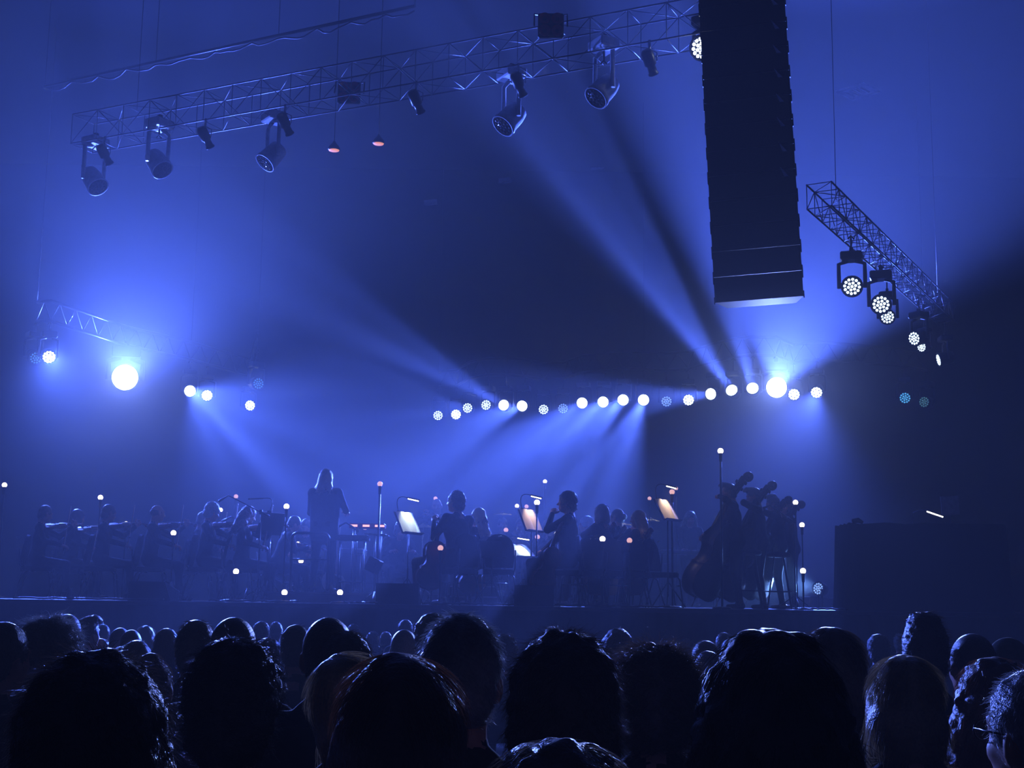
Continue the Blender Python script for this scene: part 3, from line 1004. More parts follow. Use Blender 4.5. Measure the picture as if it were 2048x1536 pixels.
def sheets(label, stand, mat='paper', w=.46, h=.31, group='sheet music', fold=.02):
    tilt, hs = stand['tilt'], stand['h']
    R = Matrix.Rotation(-tilt, 3, 'X')
    c = Vector((0, .02, hs + .13)) + R @ Vector((0, -.008, 0))
    m = MB()
    N = 8
    for sgn in (-1, 1):
        top, bot = [], []
        for i in range(N + 1):
            u = i / N
            x = sgn * u * w / 2
            y = -.004 - fold * math.sin(math.pi * min(1, u * 1.15)) * (1 - u * .3)
            top.append((x, y, h / 2))
            bot.append((x, y, -h / 2))
        vs = [c + R @ Vector(v) for v in top + bot] + [c + R @ (Vector(v) + Vector((0, .003, 0))) for v in top + bot]
        fs = []
        k = N + 1
        for i in range(N):
            fs += [(i, i + 1, k + i + 1, k + i), (2 * k + i, 3 * k + i, 3 * k + i + 1, 2 * k + i + 1), (i, 2 * k + i, 2 * k + i + 1, i + 1), (k + i, k + i + 1, 3 * k + i + 1, 3 * k + i)]
        m.add(vs, fs, 0)
    o = m.build('sheet_music', mat, None, label=label, cat='sheet music', group=group)
    o.location = stand.location
    o.rotation_euler = stand.rotation_euler
    return o
def stand_lamp(label, stand, side=-.15, reach=.20, watts=4.0, warm=(1, .95, .85), lit='tube_white', rise=.2, on=True):
    """gooseneck clip lamp on top of a music desk, its bar over the sheet"""
    tilt, hs = stand['tilt'], stand['h']
    r = thing('stand_lamp', label, 'lamp', stand.location, stand.rotation_euler.z, 'music stand lamps')
    R = Matrix.Rotation(-tilt, 3, 'X')
    top = Vector((0, .02, hs + .12)) + R @ Vector((side, 0, .165))
    MB().box(top + Vector((0, 0, .0)), (.05, .03, .05)).build('clip', 'black_paint', r)
    e = top + Vector((.04, -.12, rise))
    MB().tube(bez(top, top + Vector((-.05, .05, rise * 1.1)), e + Vector((-.15, .04, .02)), e, 12), .006, 6).build('gooseneck', 'black_metal', r)
    m = MB()
    d = Vector((1, -.25, -.1)).normalized()
    m.box(e + d * .10, (.035, .22, .018), Matrix((Vector((0, 0, 1)).cross(d).normalized(), d, d.cross(Vector((0, 0, 1)).cross(d).normalized()) * -1)).transposed())
    m.build('lamp_head', 'black_paint', r)
    if on:
        m = MB()
        m.tube([e + d * .0 + Vector((0, 0, -.014)), e + d * .2 + Vector((0, 0, -.014))], .008, 6)
        m.build('led_bar', lit, r)
        L = bpy.data.lights.new('lamp_light', 'SPOT')
        L.energy = watts
        L.color = warm
        L.spot_size = math.radians(84)
        L.spot_blend = .5
        L.shadow_soft_size = .03
        lo = link('lamp_light', L, r)
        lo.location = e + d * .1 + Vector((0, 0, -.03))
        tgt = Vector((0, .02, hs + .12)) - lo.location
        lo.rotation_euler = tgt.to_track_quat('-Z', 'Y').to_euler()
    return r

def make_bulb(pink):
    r = thing('bulb_lamp', 'x', 'lamp', (0, 0, 0), 0, 'globe bulbs on stands')
    return r
BULBPARTS = {}
def bulb_lamp(label, px, py, Y, pink=False, ground=None, thick=.011, lean=0.0):
    """globe bulb in a socket on a straight pole with a round foot"""
    p = at(px, py, Y)
    g = STAGE if ground is None else ground
    r = thing('bulb_lamp', label, 'lamp', (p.x, p.y, g), 0, 'globe bulbs on stands')
    h = p.z - g
    if not BULBPARTS:
        BULBPARTS['b'] = MB().ball((0, 0, 0), .040, 10).mesh('bulb', 'bulb_warm')
        BULBPARTS['p'] = MB().ball((0, 0, 0), .038, 10).mesh('bulb', 'bulb_pink')
        BULBPARTS['s'] = MB().lathe([(.012, -.15), (.019, -.14), (.022, -.05), (.026, -.045), (.026, -.03)], 10).mesh('socket', 'black_paint')
        BULBPARTS['f'] = MB().lathe([(.13, 0), (.13, .012), (.11, .022), (.02, .03)], 18).mesh('foot', 'black_metal')
    link('bulb', BULBPARTS['p' if pink else 'b'], r, loc=(0, 0, h))
    link('socket', BULBPARTS['s'], r, loc=(0, 0, h))
    link('foot', BULBPARTS['f'], r)
    MB().tube([(0, 0, .02), (0, 0, max(.03, h - .14))], thick, 7).build('pole', 'black_metal', r)
    return r

def mic_stand(label, X, Y, h, boom=None, z=None, mic='condenser'):
    """boom: (from, to) in local coordinates"""
    r = thing('microphone_stand', label, 'microphone', (X, Y, STAGE if z is None else z), 0, 'microphones')
    tripod(r, .3, .2)
    MB().tube([(0, 0, .1), (0, 0, h * .55), (0, 0, h)], .010, 8, radii=[.012, .012, .008]).build('pole', 'black_metal', r)
    e = Vector((0, 0, h))
    if boom:
        a, b = Vector(boom[0]), Vector(boom[1])
        MB().tube([a, b], .008, 6).build('boom', 'black_metal', r)
        MB().tube([a, a + (b - a).normalized() * .14], .017, 8).build('counterweight', 'black_metal', r)
        MB().box(e, (.04, .05, .06)).build('clutch', 'black_paint', r)
        e = b
        d = (b - a).normalized()
    else:
        d = Vector((0, -.3, 1)).normalized()
    d2 = (d + Vector((0, 0, -1.0))).normalized() if boom else d
    m = MB()
    m.tube([e, e + d2 * .07, e + d2 * .10, e + d2 * .16], .012, 8, radii=[.011, .013, .020, .020])
    m.build('microphone', 'black_paint', r)
    return r

# ------------------------------------------------------------------ the hall
struct('floor', MB().box((0, 15, -.1), (33, 44, .2)), 'hall_floor')
st = MB()
st.box((0, 26.4, STAGE / 2), (27, 17.6, STAGE - .04))
struct('stage_platform', st, 'black_paint')
PLANK = MB().box((0, 0, 0), (1.186, 2.386, .04), bev=.004).mesh('deck_panel', 'stage_black')
stage_deck = bpy.data.objects['stage_platform']
for i in range(22):                                   # riser panels of the stage deck with their joints
    for j in range(4):
        link('deck_panel', PLANK, stage_deck, loc=(-12.6 + 1.2 * i, 18.75 + 2.4 * j, STAGE - .02))
sk = MB()                                             # pleated black skirt on the stage front
pts = []
for i in range(541):
    x = -13.5 + .05 * i
    pts.append((x, 17.50 - .02 * (1 + math.sin(i * 2.1) * .8)))
vs = [(x, y, z) for z in (0.0, STAGE - .06) for x, y in pts]
n = len(pts)
sk.add(vs, [(i, i + 1, n + i + 1, n + i) for i in range(n - 1)], 0, True)
sk.add([(x, y + .03, z) for x, y, z in vs], [(i, n + i, n + i + 1, i + 1) for i in range(n - 1)], 0, True)
sk.build('stage_skirt', 'drape', stage_deck)
MB().box((0, 17.52, STAGE - .03), (27, .05, .06), bev=.01).build('stage_edge', 'black_metal', stage_deck)
dr = MB().box((0, 36.05, 6.6), (32, .1, 13.2))
struct('wall_back', dr, 'drape')
struct('wall_left', MB().box((-16.1, 15, 6.6), (.2, 44, 13.2)), 'wall_paint')
struct('wall_right', MB().box((16.1, 15, 6.6), (.2, 44, 13.2)), 'wall_paint')
struct('ceiling', MB().box((0, 15, 13.3), (33, 44, .2)), 'wall_paint')
struct('wall_rear', MB().box((0, -6.9, 6.6), (33, .2, 13.2)), 'wall_paint')

# haze: real scattering air through which every lamp is seen
def haze_mat(name, density):
    hz = bpy.data.materials.new(name)
    hz.use_nodes = True
    nt = hz.node_tree
    nt.nodes.clear()
    ho_ = nt.nodes.new('ShaderNodeOutputMaterial')
    hv = nt.nodes.new('ShaderNodeVolumeScatter')
    hv.inputs['Color'].default_value = (1, 1, 1, 1)
    hv.inputs['Density'].default_value = density
    hv.inputs['Anisotropy'].default_value = HAZE_G
    nt.links.new(hv.outputs[0], ho_.inputs['Volume'])
    hz.cycles.volume_sampling = 'EQUIANGULAR'
    return hz
MB().box((0, (HAZE_Y0 + 35.85) / 2, 6.55), (31.8, 35.85 - HAZE_Y0, 13)).build('haze', haze_mat('haze_stage', HAZE), None, label='dense smoke haze hanging over the whole stage', cat='haze', kind='stuff')
MB().box((0, (HAZE_Y0 - 6.42) / 2, 6.55), (31.8, HAZE_Y0 + 6.38, 13)).build('haze', haze_mat('haze_hall', HAZE_FRONT), None, label='thin smoke haze drifting over the audience', cat='haze', kind='stuff')

# ------------------------------------------------------------------ lamps
def hexcells(m, R, mi_cell, mi_gap, n_ring, rc, bulge, full):
    """plate with round cells on the +z side"""
    m.lathe([(R, -.03), (R, .0), (R * .97, .004)], 24, mi=mi_gap)
    cells = [(0, 0)]
    for k in range(1, n_ring + 1):
        for j in range(6 * k):
            a = 2 * math.pi * j / (6 * k) + .2 * k
            cells.append((R * .88 * k / (n_ring + .42) * math.cos(a), R * .88 * k / (n_ring + .42) * math.sin(a)))
    for (x, y) in cells:
        m.lathe([(rc, .003), (rc * .9, .003 + bulge * .6), (rc * .5, .003 + bulge)], 7, (x, y, 0), mi=mi_cell)
def gobo(L, scale):
    """uneven output over the lens, so that the beam shows soft streaks"""
    L.use_nodes = True
    nt = L.node_tree
    em = nt.nodes['Emission']
    tc = nt.nodes.new('ShaderNodeTexCoord')
    ns = nt.nodes.new('ShaderNodeTexNoise')
    ns.inputs['Scale'].default_value = scale
    ns.inputs['Detail'].default_value = 1.0
    mr = nt.nodes.new('ShaderNodeMapRange')
    mr.inputs[1].default_value = .36
    mr.inputs[2].default_value = .64
    mr.inputs[3].default_value = .35
    mr.inputs[4].default_value = 1.65
    nt.links.new(tc.outputs['Normal'], ns.inputs['Vector'])
    nt.links.new(ns.outputs['Fac'], mr.inputs[0])
    nt.links.new(mr.outputs[0], em.inputs['Strength'])
LENS = {}
def lens_mesh(look):
    if look in LENS:
        return LENS[look]
    m = MB()
    R = .128
    if look == 'blaze':
        hexcells(m, R * 1.15, 0, 1, 2, .030, .012, True)
        me = m.mesh('lens', ['led_white', 'lens_lit'])
    elif look == 'full':
        hexcells(m, R * .95, 0, 1, 2, .027, .010, True)
        me = m.mesh('lens', ['led_white', 'lens_lit'])
    else:
        hexcells(m, R * 1.05, 0, 1, 2, .021, .008, False)
        me = m.mesh('lens', [{'cells': 'led_white', 'soft': 'led_soft', 'dim': 'led_dim', 'cyan': 'led_cyan', 'faint': 'led_faint', 'part': 'led_soft', 'off': 'lens_glass'}[look], 'lens_glass'])
    LENS[look] = me
    return me
def moving_head(label, lens, d, look, spots=(), body='fixture_black', group='moving head lamps', hang=.50, size=1.0, name='moving_head_lamp', top=None):
    """base under the pipe, yoke, tilting head and lens; the lens centre stands at 'lens', the head points along d"""
    d = Vector(d).normalized()
    lens = Vector(lens)
    piv = lens - d * .16 * size
    r = thing(name, label, 'lamp', piv + Vector((0, 0, hang * size)), 0, group)
    s = size
    off = Vector((0, 0, -hang * s))
    yaw = math.atan2(d.y, d.x)
    ux = Vector((-math.sin(yaw), math.cos(yaw), 0))          # yoke axis
    Rz = Matrix.Rotation(yaw, 3, 'Z')
    MB().box((0, 0, -.09 * s), (.26 * s, .30 * s, .12 * s), Rz, bev=.02).build('base', body, r)
    m = MB()
    m.box((0, 0, .0), (.05 * s, .05 * s, .08 * s), Rz)
    zt = .08 * s if top is None else top - r.location.z
    m.tube([(0, 0, 0), (0, 0, zt)], .014 * s, 6)
    m.tube([(-.045, 0, zt - .045), (0, 0, zt + .005), (.045, 0, zt - .045)], .012 * s, 6)
    m.build('clamp', 'black_metal', r)
    m = MB()
    a = Vector((0, 0, -.15 * s))
    for sg in (-1, 1):
        p1 = a + ux * sg * .05 * s
        p2 = a + ux * sg * .175 * s + Vector((0, 0, -.04 * s))
        p3 = off + ux * sg * .175 * s + Vector((0, 0, -.03 * s))
        m.tube([p1, p2, (p2 + p3) / 2, p3], .028 * s, 8)
    m.build('yoke', body, r)
    R = rot_to(d)
    m = MB()
    m.lathe([(.05 * s, -.17 * s), (.115 * s, -.15 * s), (.135 * s, -.05 * s), (.140 * s, .10 * s), (.150 * s, .12 * s), (.150 * s, .165 * s), (.135 * s, .168 * s), (.132 * s, .14 * s)], 20, off, R)
    hd = m.build('head', body, r)
    lo = link('lens', lens_mesh(look), hd, mat=Matrix.Translation(off + d * .155 * s) @ R.to_4x4() @ Matrix.Scale(s, 4))
    for (dd, ang, bl, watts, col) in spots:
        L = bpy.data.lights.new('beam_light', 'SPOT')
        L.energy = watts
        L.color = col
        L.spot_size = math.radians(ang)
        L.spot_blend = bl
        L.shadow_soft_size = .09
        if ang < 30 and bl < .85:
            gobo(L, 14.0)
        q = link('beam_light', L, r)
        q.location = off + d * .20 * s
        q.rotation_euler = Vector(dd).normalized().to_track_quat('-Z', 'Y').to_euler()
    return r
lens_pts, side_pts = [], []
for (px, py, tx, ty, tY, ang, bl, W, look, lab) in LAMPS:
    p = atz(px, py, PIPE_Z)
    d = at(tx, ty, tY) - p
    sp = [(d, ang, bl, W, BLUE)]
    face = d
    if look == 'blaze':
        face = CAMP - p
        sp.append((CAMP + Vector((0, 0, .3)) - p, 18, .9, BLAZE_W, BLUE_HOT))
    o = moving_head(lab, p, face, look, sp, size=(2.0 if px < 600 else 1.6) if look == 'blaze' else 1.0, hang=.50 if look != 'blaze' else .36, top=PIPE_Z + .72)
    lens_pts.append(o.location.copy())
for (px, py, tx, ty, tY, look, lab) in IDLE:
    p = atz(px, py, PIPE_Z)
    o = moving_head(lab, p, at(tx, ty, tY) - p, look, top=PIPE_Z + .72)
    lens_pts.append(o.location.copy())
side_a, side_b = atz(1700, 560, PIPE_Z), atz(1882, 722, PIPE_Z)
for (px, py, look, lab, s, tx, ty, tY) in SIDE:
    p = at(px, py, on_line(side_a, side_b, px).y)
    o = moving_head(lab, p, at(tx, ty, tY) - p, look, group='lamps on the side truss', size=s, top=PIPE_Z + .72)
    side_pts.append(o.location.copy())

def pipe(name, label, pts, z, r=.035, hooks=True):
    t = thing(name, label, 'truss', (pts[0].x, pts[0].y, z), 0)
    o = Vector((pts[0].x, pts[0].y, z))
    MB().tube([Vector((p.x, p.y, z)) - o for p in pts], r, 8).build('lower_tube', 'black_metal', t)
    MB().tube([Vector((p.x, p.y, z + .4)) - o for p in pts], r, 8).build('upper_tube', 'black_metal', t)
    for a, b in zip(pts[:-1], pts[1:]):
        nseg = max(1, int((b - a).length / .45))
        for i in range(nseg):
            q0 = a.lerp(b, i / nseg)
            q1 = a.lerp(b, (i + .5) / nseg)
            q2 = a.lerp(b, (i + 1) / nseg)
            MB().tube([Vector((q0.x, q0.y, z)) - o, Vector((q1.x, q1.y, z + .4)) - o, Vector((q2.x, q2.y, z)) - o], .012, 5).build('brace', 'black_metal', t)
    for k in (0, len(pts) // 2, len(pts) - 1):
        MB().tube([Vector((pts[k].x, pts[k].y, z + .4)) - o, Vector((pts[k].x, pts[k].y, 13.19)) - o], .005, 6).build('hanging_wire', 'black_metal', t)
    return t
srt = sorted(lens_pts, key=lambda p: p.x)
left_p = [p for p in srt if p.x < -5]
back_p = [p for p in srt if p.x >= -5]
pipe('lighting_truss', 'dark curved lighting truss at the left carrying the blazing lamp', left_p, PIPE_Z + .75)
pipe('lighting_truss', 'long dark lighting truss across the back above the orchestra', back_p, PIPE_Z + .75)

def box_truss(name, label, a, b, w, mat='truss_metal', brace=True, rr=.0125):
    """four tubes with zig-zag braces on every side, from a to b"""
    a, b = Vector(a), Vector(b)
    L = (b - a).length
    u = (b - a).normalized()
    v = Vector((0, 0, 1)).cross(u).normalized()
    t = thing(name, label, 'truss', a, 0)
    R = Matrix((u, v, Vector((0, 0, 1)))).transposed()
    t.rotation_euler = R.to_euler()
    ch = MB().tube([(0, 0, 0), (L, 0, 0)], rr, 8).mesh('main_tube', mat)
    for sy in (-1, 1):
        for sz in (0, 1):
            link('main_tube', ch, t, loc=(0, sy * w / 2, sz * w))
    nb = max(2, int(L / (w * 1.05)))
    st_ = L / nb
    for fi, (c0, c1) in enumerate((((-1, 0), (-1, 1)), ((1, 0), (1, 1)), ((-1, 0), (1, 0)), ((-1, 1), (1, 1)))):
        p0 = Vector((0, c0[0] * w / 2, c0[1] * w))
        p1 = Vector((0, c1[0] * w / 2, c1[1] * w))
        br = [MB().tube([p0, p1 + Vector((st_, 0, 0))], rr * .5, 6).mesh('brace', mat), MB().tube([p1, p0 + Vector((st_, 0, 0))], rr * .5, 6).mesh('brace', mat)]
        cr = MB().tube([p0, p1], rr * .5, 6).mesh('cross_bar', mat)
        for i in range(nb):
            link('brace', br[i % 2], t, loc=(i * st_, 0, 0))
            link('cross_bar', cr, t, loc=(i * st_, 0, 0))
    for x in (L * .1, L * .9):
        MB().tube([(x, 0, w), (x, 0, 13.19 - a.z)], .005, 6).build('hoist_chain', 'black_metal', t)
    return t
TZ = 9.0
ta, tb = atz(190, 292, TZ), atz(1440, 75, TZ)
ta = ta + (ta - tb).normalized() * .3
tb = tb + (tb - ta).normalized() * .45
box_truss('lighting_truss', 'silver box truss crossing high above the stage to the speaker column', ta, tb, .52)
sp_ = sorted(side_pts, key=lambda p: p.y)
sa, sb = sp_[0].copy(), sp_[-1].copy()
sa.z = sb.z = PIPE_Z + .72
sb = sb + (sb - sa).normalized() * .3
sa = sa + (sa - sb).normalized() * 1.6
box_truss('lighting_truss', 'dark side truss at the right running away from the speaker column', sa, sb, .34, 'truss_metal')
ca, cb = atz(90, 172, 11.2), atz(830, 12, 11.2)
fest = thing('cable_festoon', 'dark cable loom drooping along a pipe near the ceiling', 'cable', ca, 0)
MB().tube([(0, 0, 0), cb - ca], .03, 8).build('pipe', 'black_metal', fest)
rng = random.Random(4)
cable_pts = []
for i in range(61):
    q = (cb - ca) * (i / 60)
    cable_pts.append(q + Vector((0, -.05, -.05 - .10 * abs(math.sin(i * .62)) + rng.uniform(-.03, .03))))
MB().tube(cable_pts, .018, 6).build('cable_loom', 'black_paint', fest)
for i in range(0, 61, 20):
    MB().tube([(cb - ca) * (i / 60), (cb - ca) * (i / 60) + Vector((0, 0, 2.0))], .008, 5).build('hanging_wire', 'black_metal', fest)

# moving heads that hang, unlit, below the high truss
for (px, py, dx, dz, sz, lab) in (
        (196, 374, .55, -.75, 1.25, 'pale grey unlit moving head at the left end of the high truss'),
        (325, 340, .55, -.75, 1.25, 'pale grey unlit moving head second from the left end of the high truss'),
        (530, 326, -.5, -.75, 1.2, 'pale grey unlit moving head under the high truss left of the amber lamps'),
        (1006, 252, -.6, -.8, 1.25, 'pale grey unlit moving head under the middle of the high truss'),
        (1192, 196, -.6, -.8, 1.25, 'pale grey unlit moving head under the right part of the high truss')):
    # hangs from the truss: distance where its sight line passes below the tube
    q = at(px, py, on_line(ta, tb, px).y)
    moving_head(lab, q, (dx, -.35, dz), 'off', body='fixture_grey', group='unlit heads on the high truss', hang=.62, size=sz, top=TZ)
q = at(1402, 96, on_line(ta, tb, 1402).y)
moving_head('lit white lamp on the high truss half hidden by the speaker column', q, (-.55, -.7, -.35), 'cells', body='fixture_black', group='lamps on the high truss', hang=.40, size=1.2, top=TZ)
for (px, py, lab) in ((232, 306, 'small black lamp clamped to the left end of the high truss'), (432, 280, 'small black lamp clamped under the high truss above the second pale head'),
                      (590, 238, 'small black lamp clamped under the high truss left of the amber pendants'), (850, 184, 'small black lamp clamped under the high truss right of the amber pendants'),
                      (1053, 160, 'small black lamp clamped under the middle of the high truss'), (1312, 112, 'small black lamp clamped under the high truss near the speaker column')):
    q = on_line(ta, tb, px)
    tv = Vector((0, 0, 1)).cross((tb - ta).normalized()) * .26
    q = q + (tv if tv.y < 0 else -tv)
    t = thing('profile_lamp', lab, 'lamp', q, 0, 'profile lamps on the high truss')
    MB().tube([(0, 0, .02), (0, 0, -.14)], .02, 6).build('clamp', 'chrome', t)
    m = MB()
    m.lathe([(.06, -.16), (.085, -.12), (.085, .05), (.06, .07), (.06, .16), (.075, .18), (.075, .20)], 14, (0, 0, -.28), rot_to((.35, .6, -.72)))
    m.build('barrel', 'fixture_black', t)
    m = MB()
    for s in (-1, 1):
        m.tube([(s * .02, 0, -.12), (s * .10, 0, -.16), (s * .10, 0, -.28)], .009, 6)
    m.build('bracket', 'chrome', t)
    m = MB()
    m.lathe([(.055, .19), (.05, .195)], 14, (0, 0, -.28), rot_to((.35, .6, -.72)))
    m.build('front_lens', 'lens_glass', t)
for (px, py, lab) in ((704, 205, 'four-cell blinder lamp on the left half of the high truss'), (1100, 76, 'four-cell blinder lamp on the right half of the high truss')):
    q = atz(px, py, TZ + .3) + Vector((0, -.4, 0))
    t = thing('blinder_lamp', lab, 'lamp', q, 0, 'blinders on the high truss')
    MB().box((0, 0, 0), (.36, .08, .36), bev=.02).build('housing', 'fixture_black', t)
    MB().tube([(-.23, 0, 0), (-.23, .1, .22), (0, .28, .26), (.23, .1, .22), (.23, 0, 0)], .012, 6).build('bracket', 'black_metal', t)
    for sx in (-1, 1):
        for sz in (-1, 1):
            MB().lathe([(.078, 0), (.082, .03), (.07, .02), (.03, .0)], 14, (sx * .088, -.04, sz * .088), rot_to((0, -1, 0))).build('reflector', 'red_plastic', t)
for (px, py, lab) in ((668, 300, 'amber glowing disc pendant lamp hanging left of its twin'), (757, 287, 'amber glowing disc pendant lamp hanging right of its twin')):
    q = at(px, py, 22.5)
    t = thing('pendant_lamp', lab, 'lamp', q, 0, 'amber pendant lamps')
    MB().lathe([(.105, 0), (.110, .02), (.085, .07), (.04, .12), (.02, .16)], 18).build('shade', 'fixture_black', t)
    MB().lathe([(.092, -.004), (.088, -.012), (.02, -.016)], 18).build('diffuser', 'orange_glow', t)
    MB().tube([(0, 0, .15), (0, 0, 13.2 - q.z)], .008, 6).build('hanging_rod', 'black_metal', t)
for (px, py, lab) in ((1010, 361, 'pale small panel on the back wall, second from the left'), (1194, 333, 'pale small panel on the back wall, third from the left'),
                      (1351, 326, 'pale small panel on the back wall nearest the speaker column'), (861, 405, 'faint small panel on the back wall, leftmost and lowest')):
    q = at(px, py, 35.6)
    t = thing('wall_panel', lab, 'panel', q, 0, 'small panels high on the back wall')
    MB().box((0, 0, 0), (.36, .06, .14), Matrix.Rotation(-.12, 3, 'Y'), bev=.01).build('panel_face', 'panel_pale', t)
    MB().box((0, .12, 0), (.30, .20, .06)).build('bracket', 'black_metal', t)
q = atz(1716, 183, 13.17)
t = thing('ceiling_vent', 'pale square vent in the ceiling right of the speaker column', 'vent', q, .78)
m = MB()
for s in (-1, 1):
    m.box((s * .30, 0, 0), (.13, .72, .04))
    m.box((0, s * .30, 0), (.72, .13, .04))
m.build('frame', 'panel_pale', t)
for i in range(3):
    MB().box((0, -.14 + .14 * i, 0.005), (.46, .03, .03)).build('slat', 'panel_pale', t)

# ------------------------------------------------------------------ hanging loudspeaker column
ap = at(1396, -30, 17.0)
arr = thing('loudspeaker_stack', 'tall black column of stacked loudspeakers hanging at the right', 'speaker', (ap.x, 17.0, ap.z), 0)
arr.rotation_euler = (0, math.radians(-2.3), math.radians(-14))
bw, bh, bd = 1.12, .335, .62
pos = Vector((bw / 2, 0, -bh * .0))
pitch = 0.0
bmesh_ = MB()
tw = .80
bmesh_.add([(-bw / 2, 0, -bh / 2 + .004), (bw / 2, 0, -bh / 2 + .004), (bw / 2, 0, bh / 2 - .004), (-bw / 2, 0, bh / 2 - .004), (-bw / 2 * tw, bd, -bh / 2 * .86), (bw / 2 * tw, bd, -bh / 2 * .86), (bw / 2 * tw, bd, bh / 2 * .86), (-bw / 2 * tw, bd, bh / 2 * .86)],
          [(0, 1, 2, 3), (7, 6, 5, 4), (0, 3, 7, 4), (1, 5, 6, 2), (0, 4, 5, 1), (3, 2, 6, 7)])
cabm = bmesh_.mesh('cabinet', 'cabinet')
grm = MB().box((0, -.008, 0), (bw * .97, .016, bh * .93), bev=.006).mesh('grille', 'grille')
rigm = MB().box((0, 0, 0), (.014, .05, .09), bev=.003).mesh('rigging_pin', 'black_metal')
plm = MB().prism([(0, 0), (.10, -.13), (.045, -.13)], .012, (0, 0, 0), Matrix(((1, 0, 0), (0, 0, 1), (0, 1, 0)))).mesh('gap_light_plate', 'gap_light_pale')  # pale wedges: light through the cabinet gaps put into shape and colour
splay = [0, 0, .1, .1, .1, .2, .2, .3, .3, .4, .4, .5, .5]
for i in range(len(splay)):
    pitch += math.radians(splay[i])
    Rp = Matrix.Rotation(pitch, 3, 'X')
    c = pos + Rp @ Vector((0, 0, -bh / 2))
    pos = pos + Rp @ Vector((0, 0, -bh))
    cab = link('cabinet', cabm, arr, mat=Matrix.Translation(c) @ Rp.to_4x4())
    link('grille', grm, cab)
    for sx in (-1, 1):
        for zz in (-.13, .13):
            link('rigging_pin', rigm, cab, loc=(sx * (bw / 2 + .006), .06, zz))
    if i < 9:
        link('gap_light_plate', plm, cab, loc=(bw / 2 - .19, -.035, bh / 2 + .03))
MB().box((bw / 2, .25, .06), (bw * 1.02, .7, .08), bev=.01).build('fly_bar', 'black_metal', arr)
for sx in (.15, .85):
    MB().tube([(bw * sx, .25, .1), (bw * sx, .25, 13.1 - ap.z)], .014, 6).build('hoist_chain', 'black_metal', arr)

# ------------------------------------------------------------------ the orchestra
R_ = math.radians
def sx(px, Y, py=1150):
    return at(px, py, Y).x
def on(px, Y, z=None):
    return Vector((sx(px, Y), Y, STAGE if z is None else z))

# conductor on the podium
PODZ = STAGE + .15
pod = thing('podium', 'low dark conductor podium with a front kick board', 'podium', on(655, 19.6), 0)
MB().box((0, 0, .135), (1.5, 1.15, .03), bev=.005).build('platform', 'stage_black', pod)
for s in (-1, 1):
    MB().box((s * .73, 0, .06), (.03, 1.1, .12)).build('side_board', 'black_paint', pod)
    MB().box((0, s * .56, .06), (1.44, .03, .12)).build('kick_board', 'black_paint', pod)
rl = thing('podium_rail', 'black tube safety rail behind the conductor', 'rail', (0, 0, PODZ), 0)
xl, xr = sx(581, 19.12), sx(655, 19.12)
hgt = at(620, 1066, 19.12).z - PODZ
m = MB()
pts = [(xl, 19.12, 0), (xl, 19.12, hgt - .08)] + [(xl + .08 - .08 * math.cos(a), 19.12, hgt - .08 + .08 * math.sin(a)) for a in (.4, .8, 1.2, 1.57)] + [(xr - .08 + .08 * math.sin(a), 19.12, hgt - .08 + .08 * math.cos(a)) for a in (0, .4, .8, 1.2, 1.57)] + [(xr, 19.12, 0)]
m.tube(pts, .021, 8)
m.build('hoop', 'black_metal', rl)
MB().tube([(xl, 19.12, hgt * .55), (xr, 19.12, hgt * .55)], .012, 6).build('cross_bar', 'black_metal', rl)
for x in (xl, xr):
    MB().lathe([(.06, 0), (.06, .012), (.03, .02)], 12, (x, 19.12, 0)).build('foot_plate', 'black_metal', rl)
person('conductor in a dark blazer standing with back to the audience', on(645, 19.55, PODZ), R_(-8), 'shoulder', 'hair_blond', seat=False, head=(R_(-25), R_(18), R_(-8)), jacket=True,
       rh=(.24, .34, 1.16), lh=(-.17, .26, 1.02), rpole=(.5, -.7, -.8), lpole=(-.4, -.8, -.8), rcurl=.7, lcurl=.5, mats=('skin', 'cloth_charcoal', 'cloth_black', 'shoe_black'), res=.012, scale=1.01, strands=900, width=.004, stance=.12, hres=.009, group=None, build=1.05)

# violin section at the left, in the mist
def violinist(px, Y, rz, hair, hmat, lab, vlab, blab, scale=1.0, head=(0, .25, 0), res=.0145, bowang=0, sk='skin', fem=False, top='cloth_black', seed=0, headpx=None, strands=150):
    base = on(px, Y)
    p = person(lab, base, rz, hair, hmat, lean=.06, head=(R_(28), head[1], R_(-10)), rh=(.30, .36, .80 + .02 * bowang), lh=(-.16, .46, 1.10), rpole=(.8, -.2, -.6), lpole=(-.5, .1, -1), rcurl=.6, lcurl=.9, ln=(-.6, -.4, -.5),
               mats=(sk, top, 'cloth_black', 'shoe_black'), scale=scale, res=res, fem=fem, seed=seed, strands=strands, group='violinists at the left')
    a = W_(p, (-.07, .10, 1.085))
    b = W_(p, (-.20, .52, 1.13))
    violin(vlab, a - (b - a).normalized() * .05, b - a, W_(p, (.4, 0, 2.2)) - W_(p, (0, 0, 1.0)), scale)
    h = W_(p, (.30, .40, .76 + .02 * bowang))
    t = W_(p, (.02, .44, 1.38))
    bow(blab, h, h + (t - h).normalized() * .70)
    chair('black chair under ' + lab, base.x, base.y, rz)
    return p
violinist(72, 20.6, R_(-78), 'short', 'hair_dark', 'farthest left violinist, faint in the mist', 'violin of the farthest left violinist', 'bow of the farthest left violinist')
violinist(138, 21.4, R_(-84), 'bob', 'hair_dark', 'faint violinist second from the left edge of the stage', 'violin of the faint violinist second from the left', 'bow of the faint violinist second from the left', fem=True, seed=2)
violinist(200, 20.2, R_(-80), 'short', 'hair_brown', 'violinist in the mist seated by the tall left bulb stand', 'violin held by the tall left bulb stand', 'upright bow by the tall left bulb stand', seed=3)
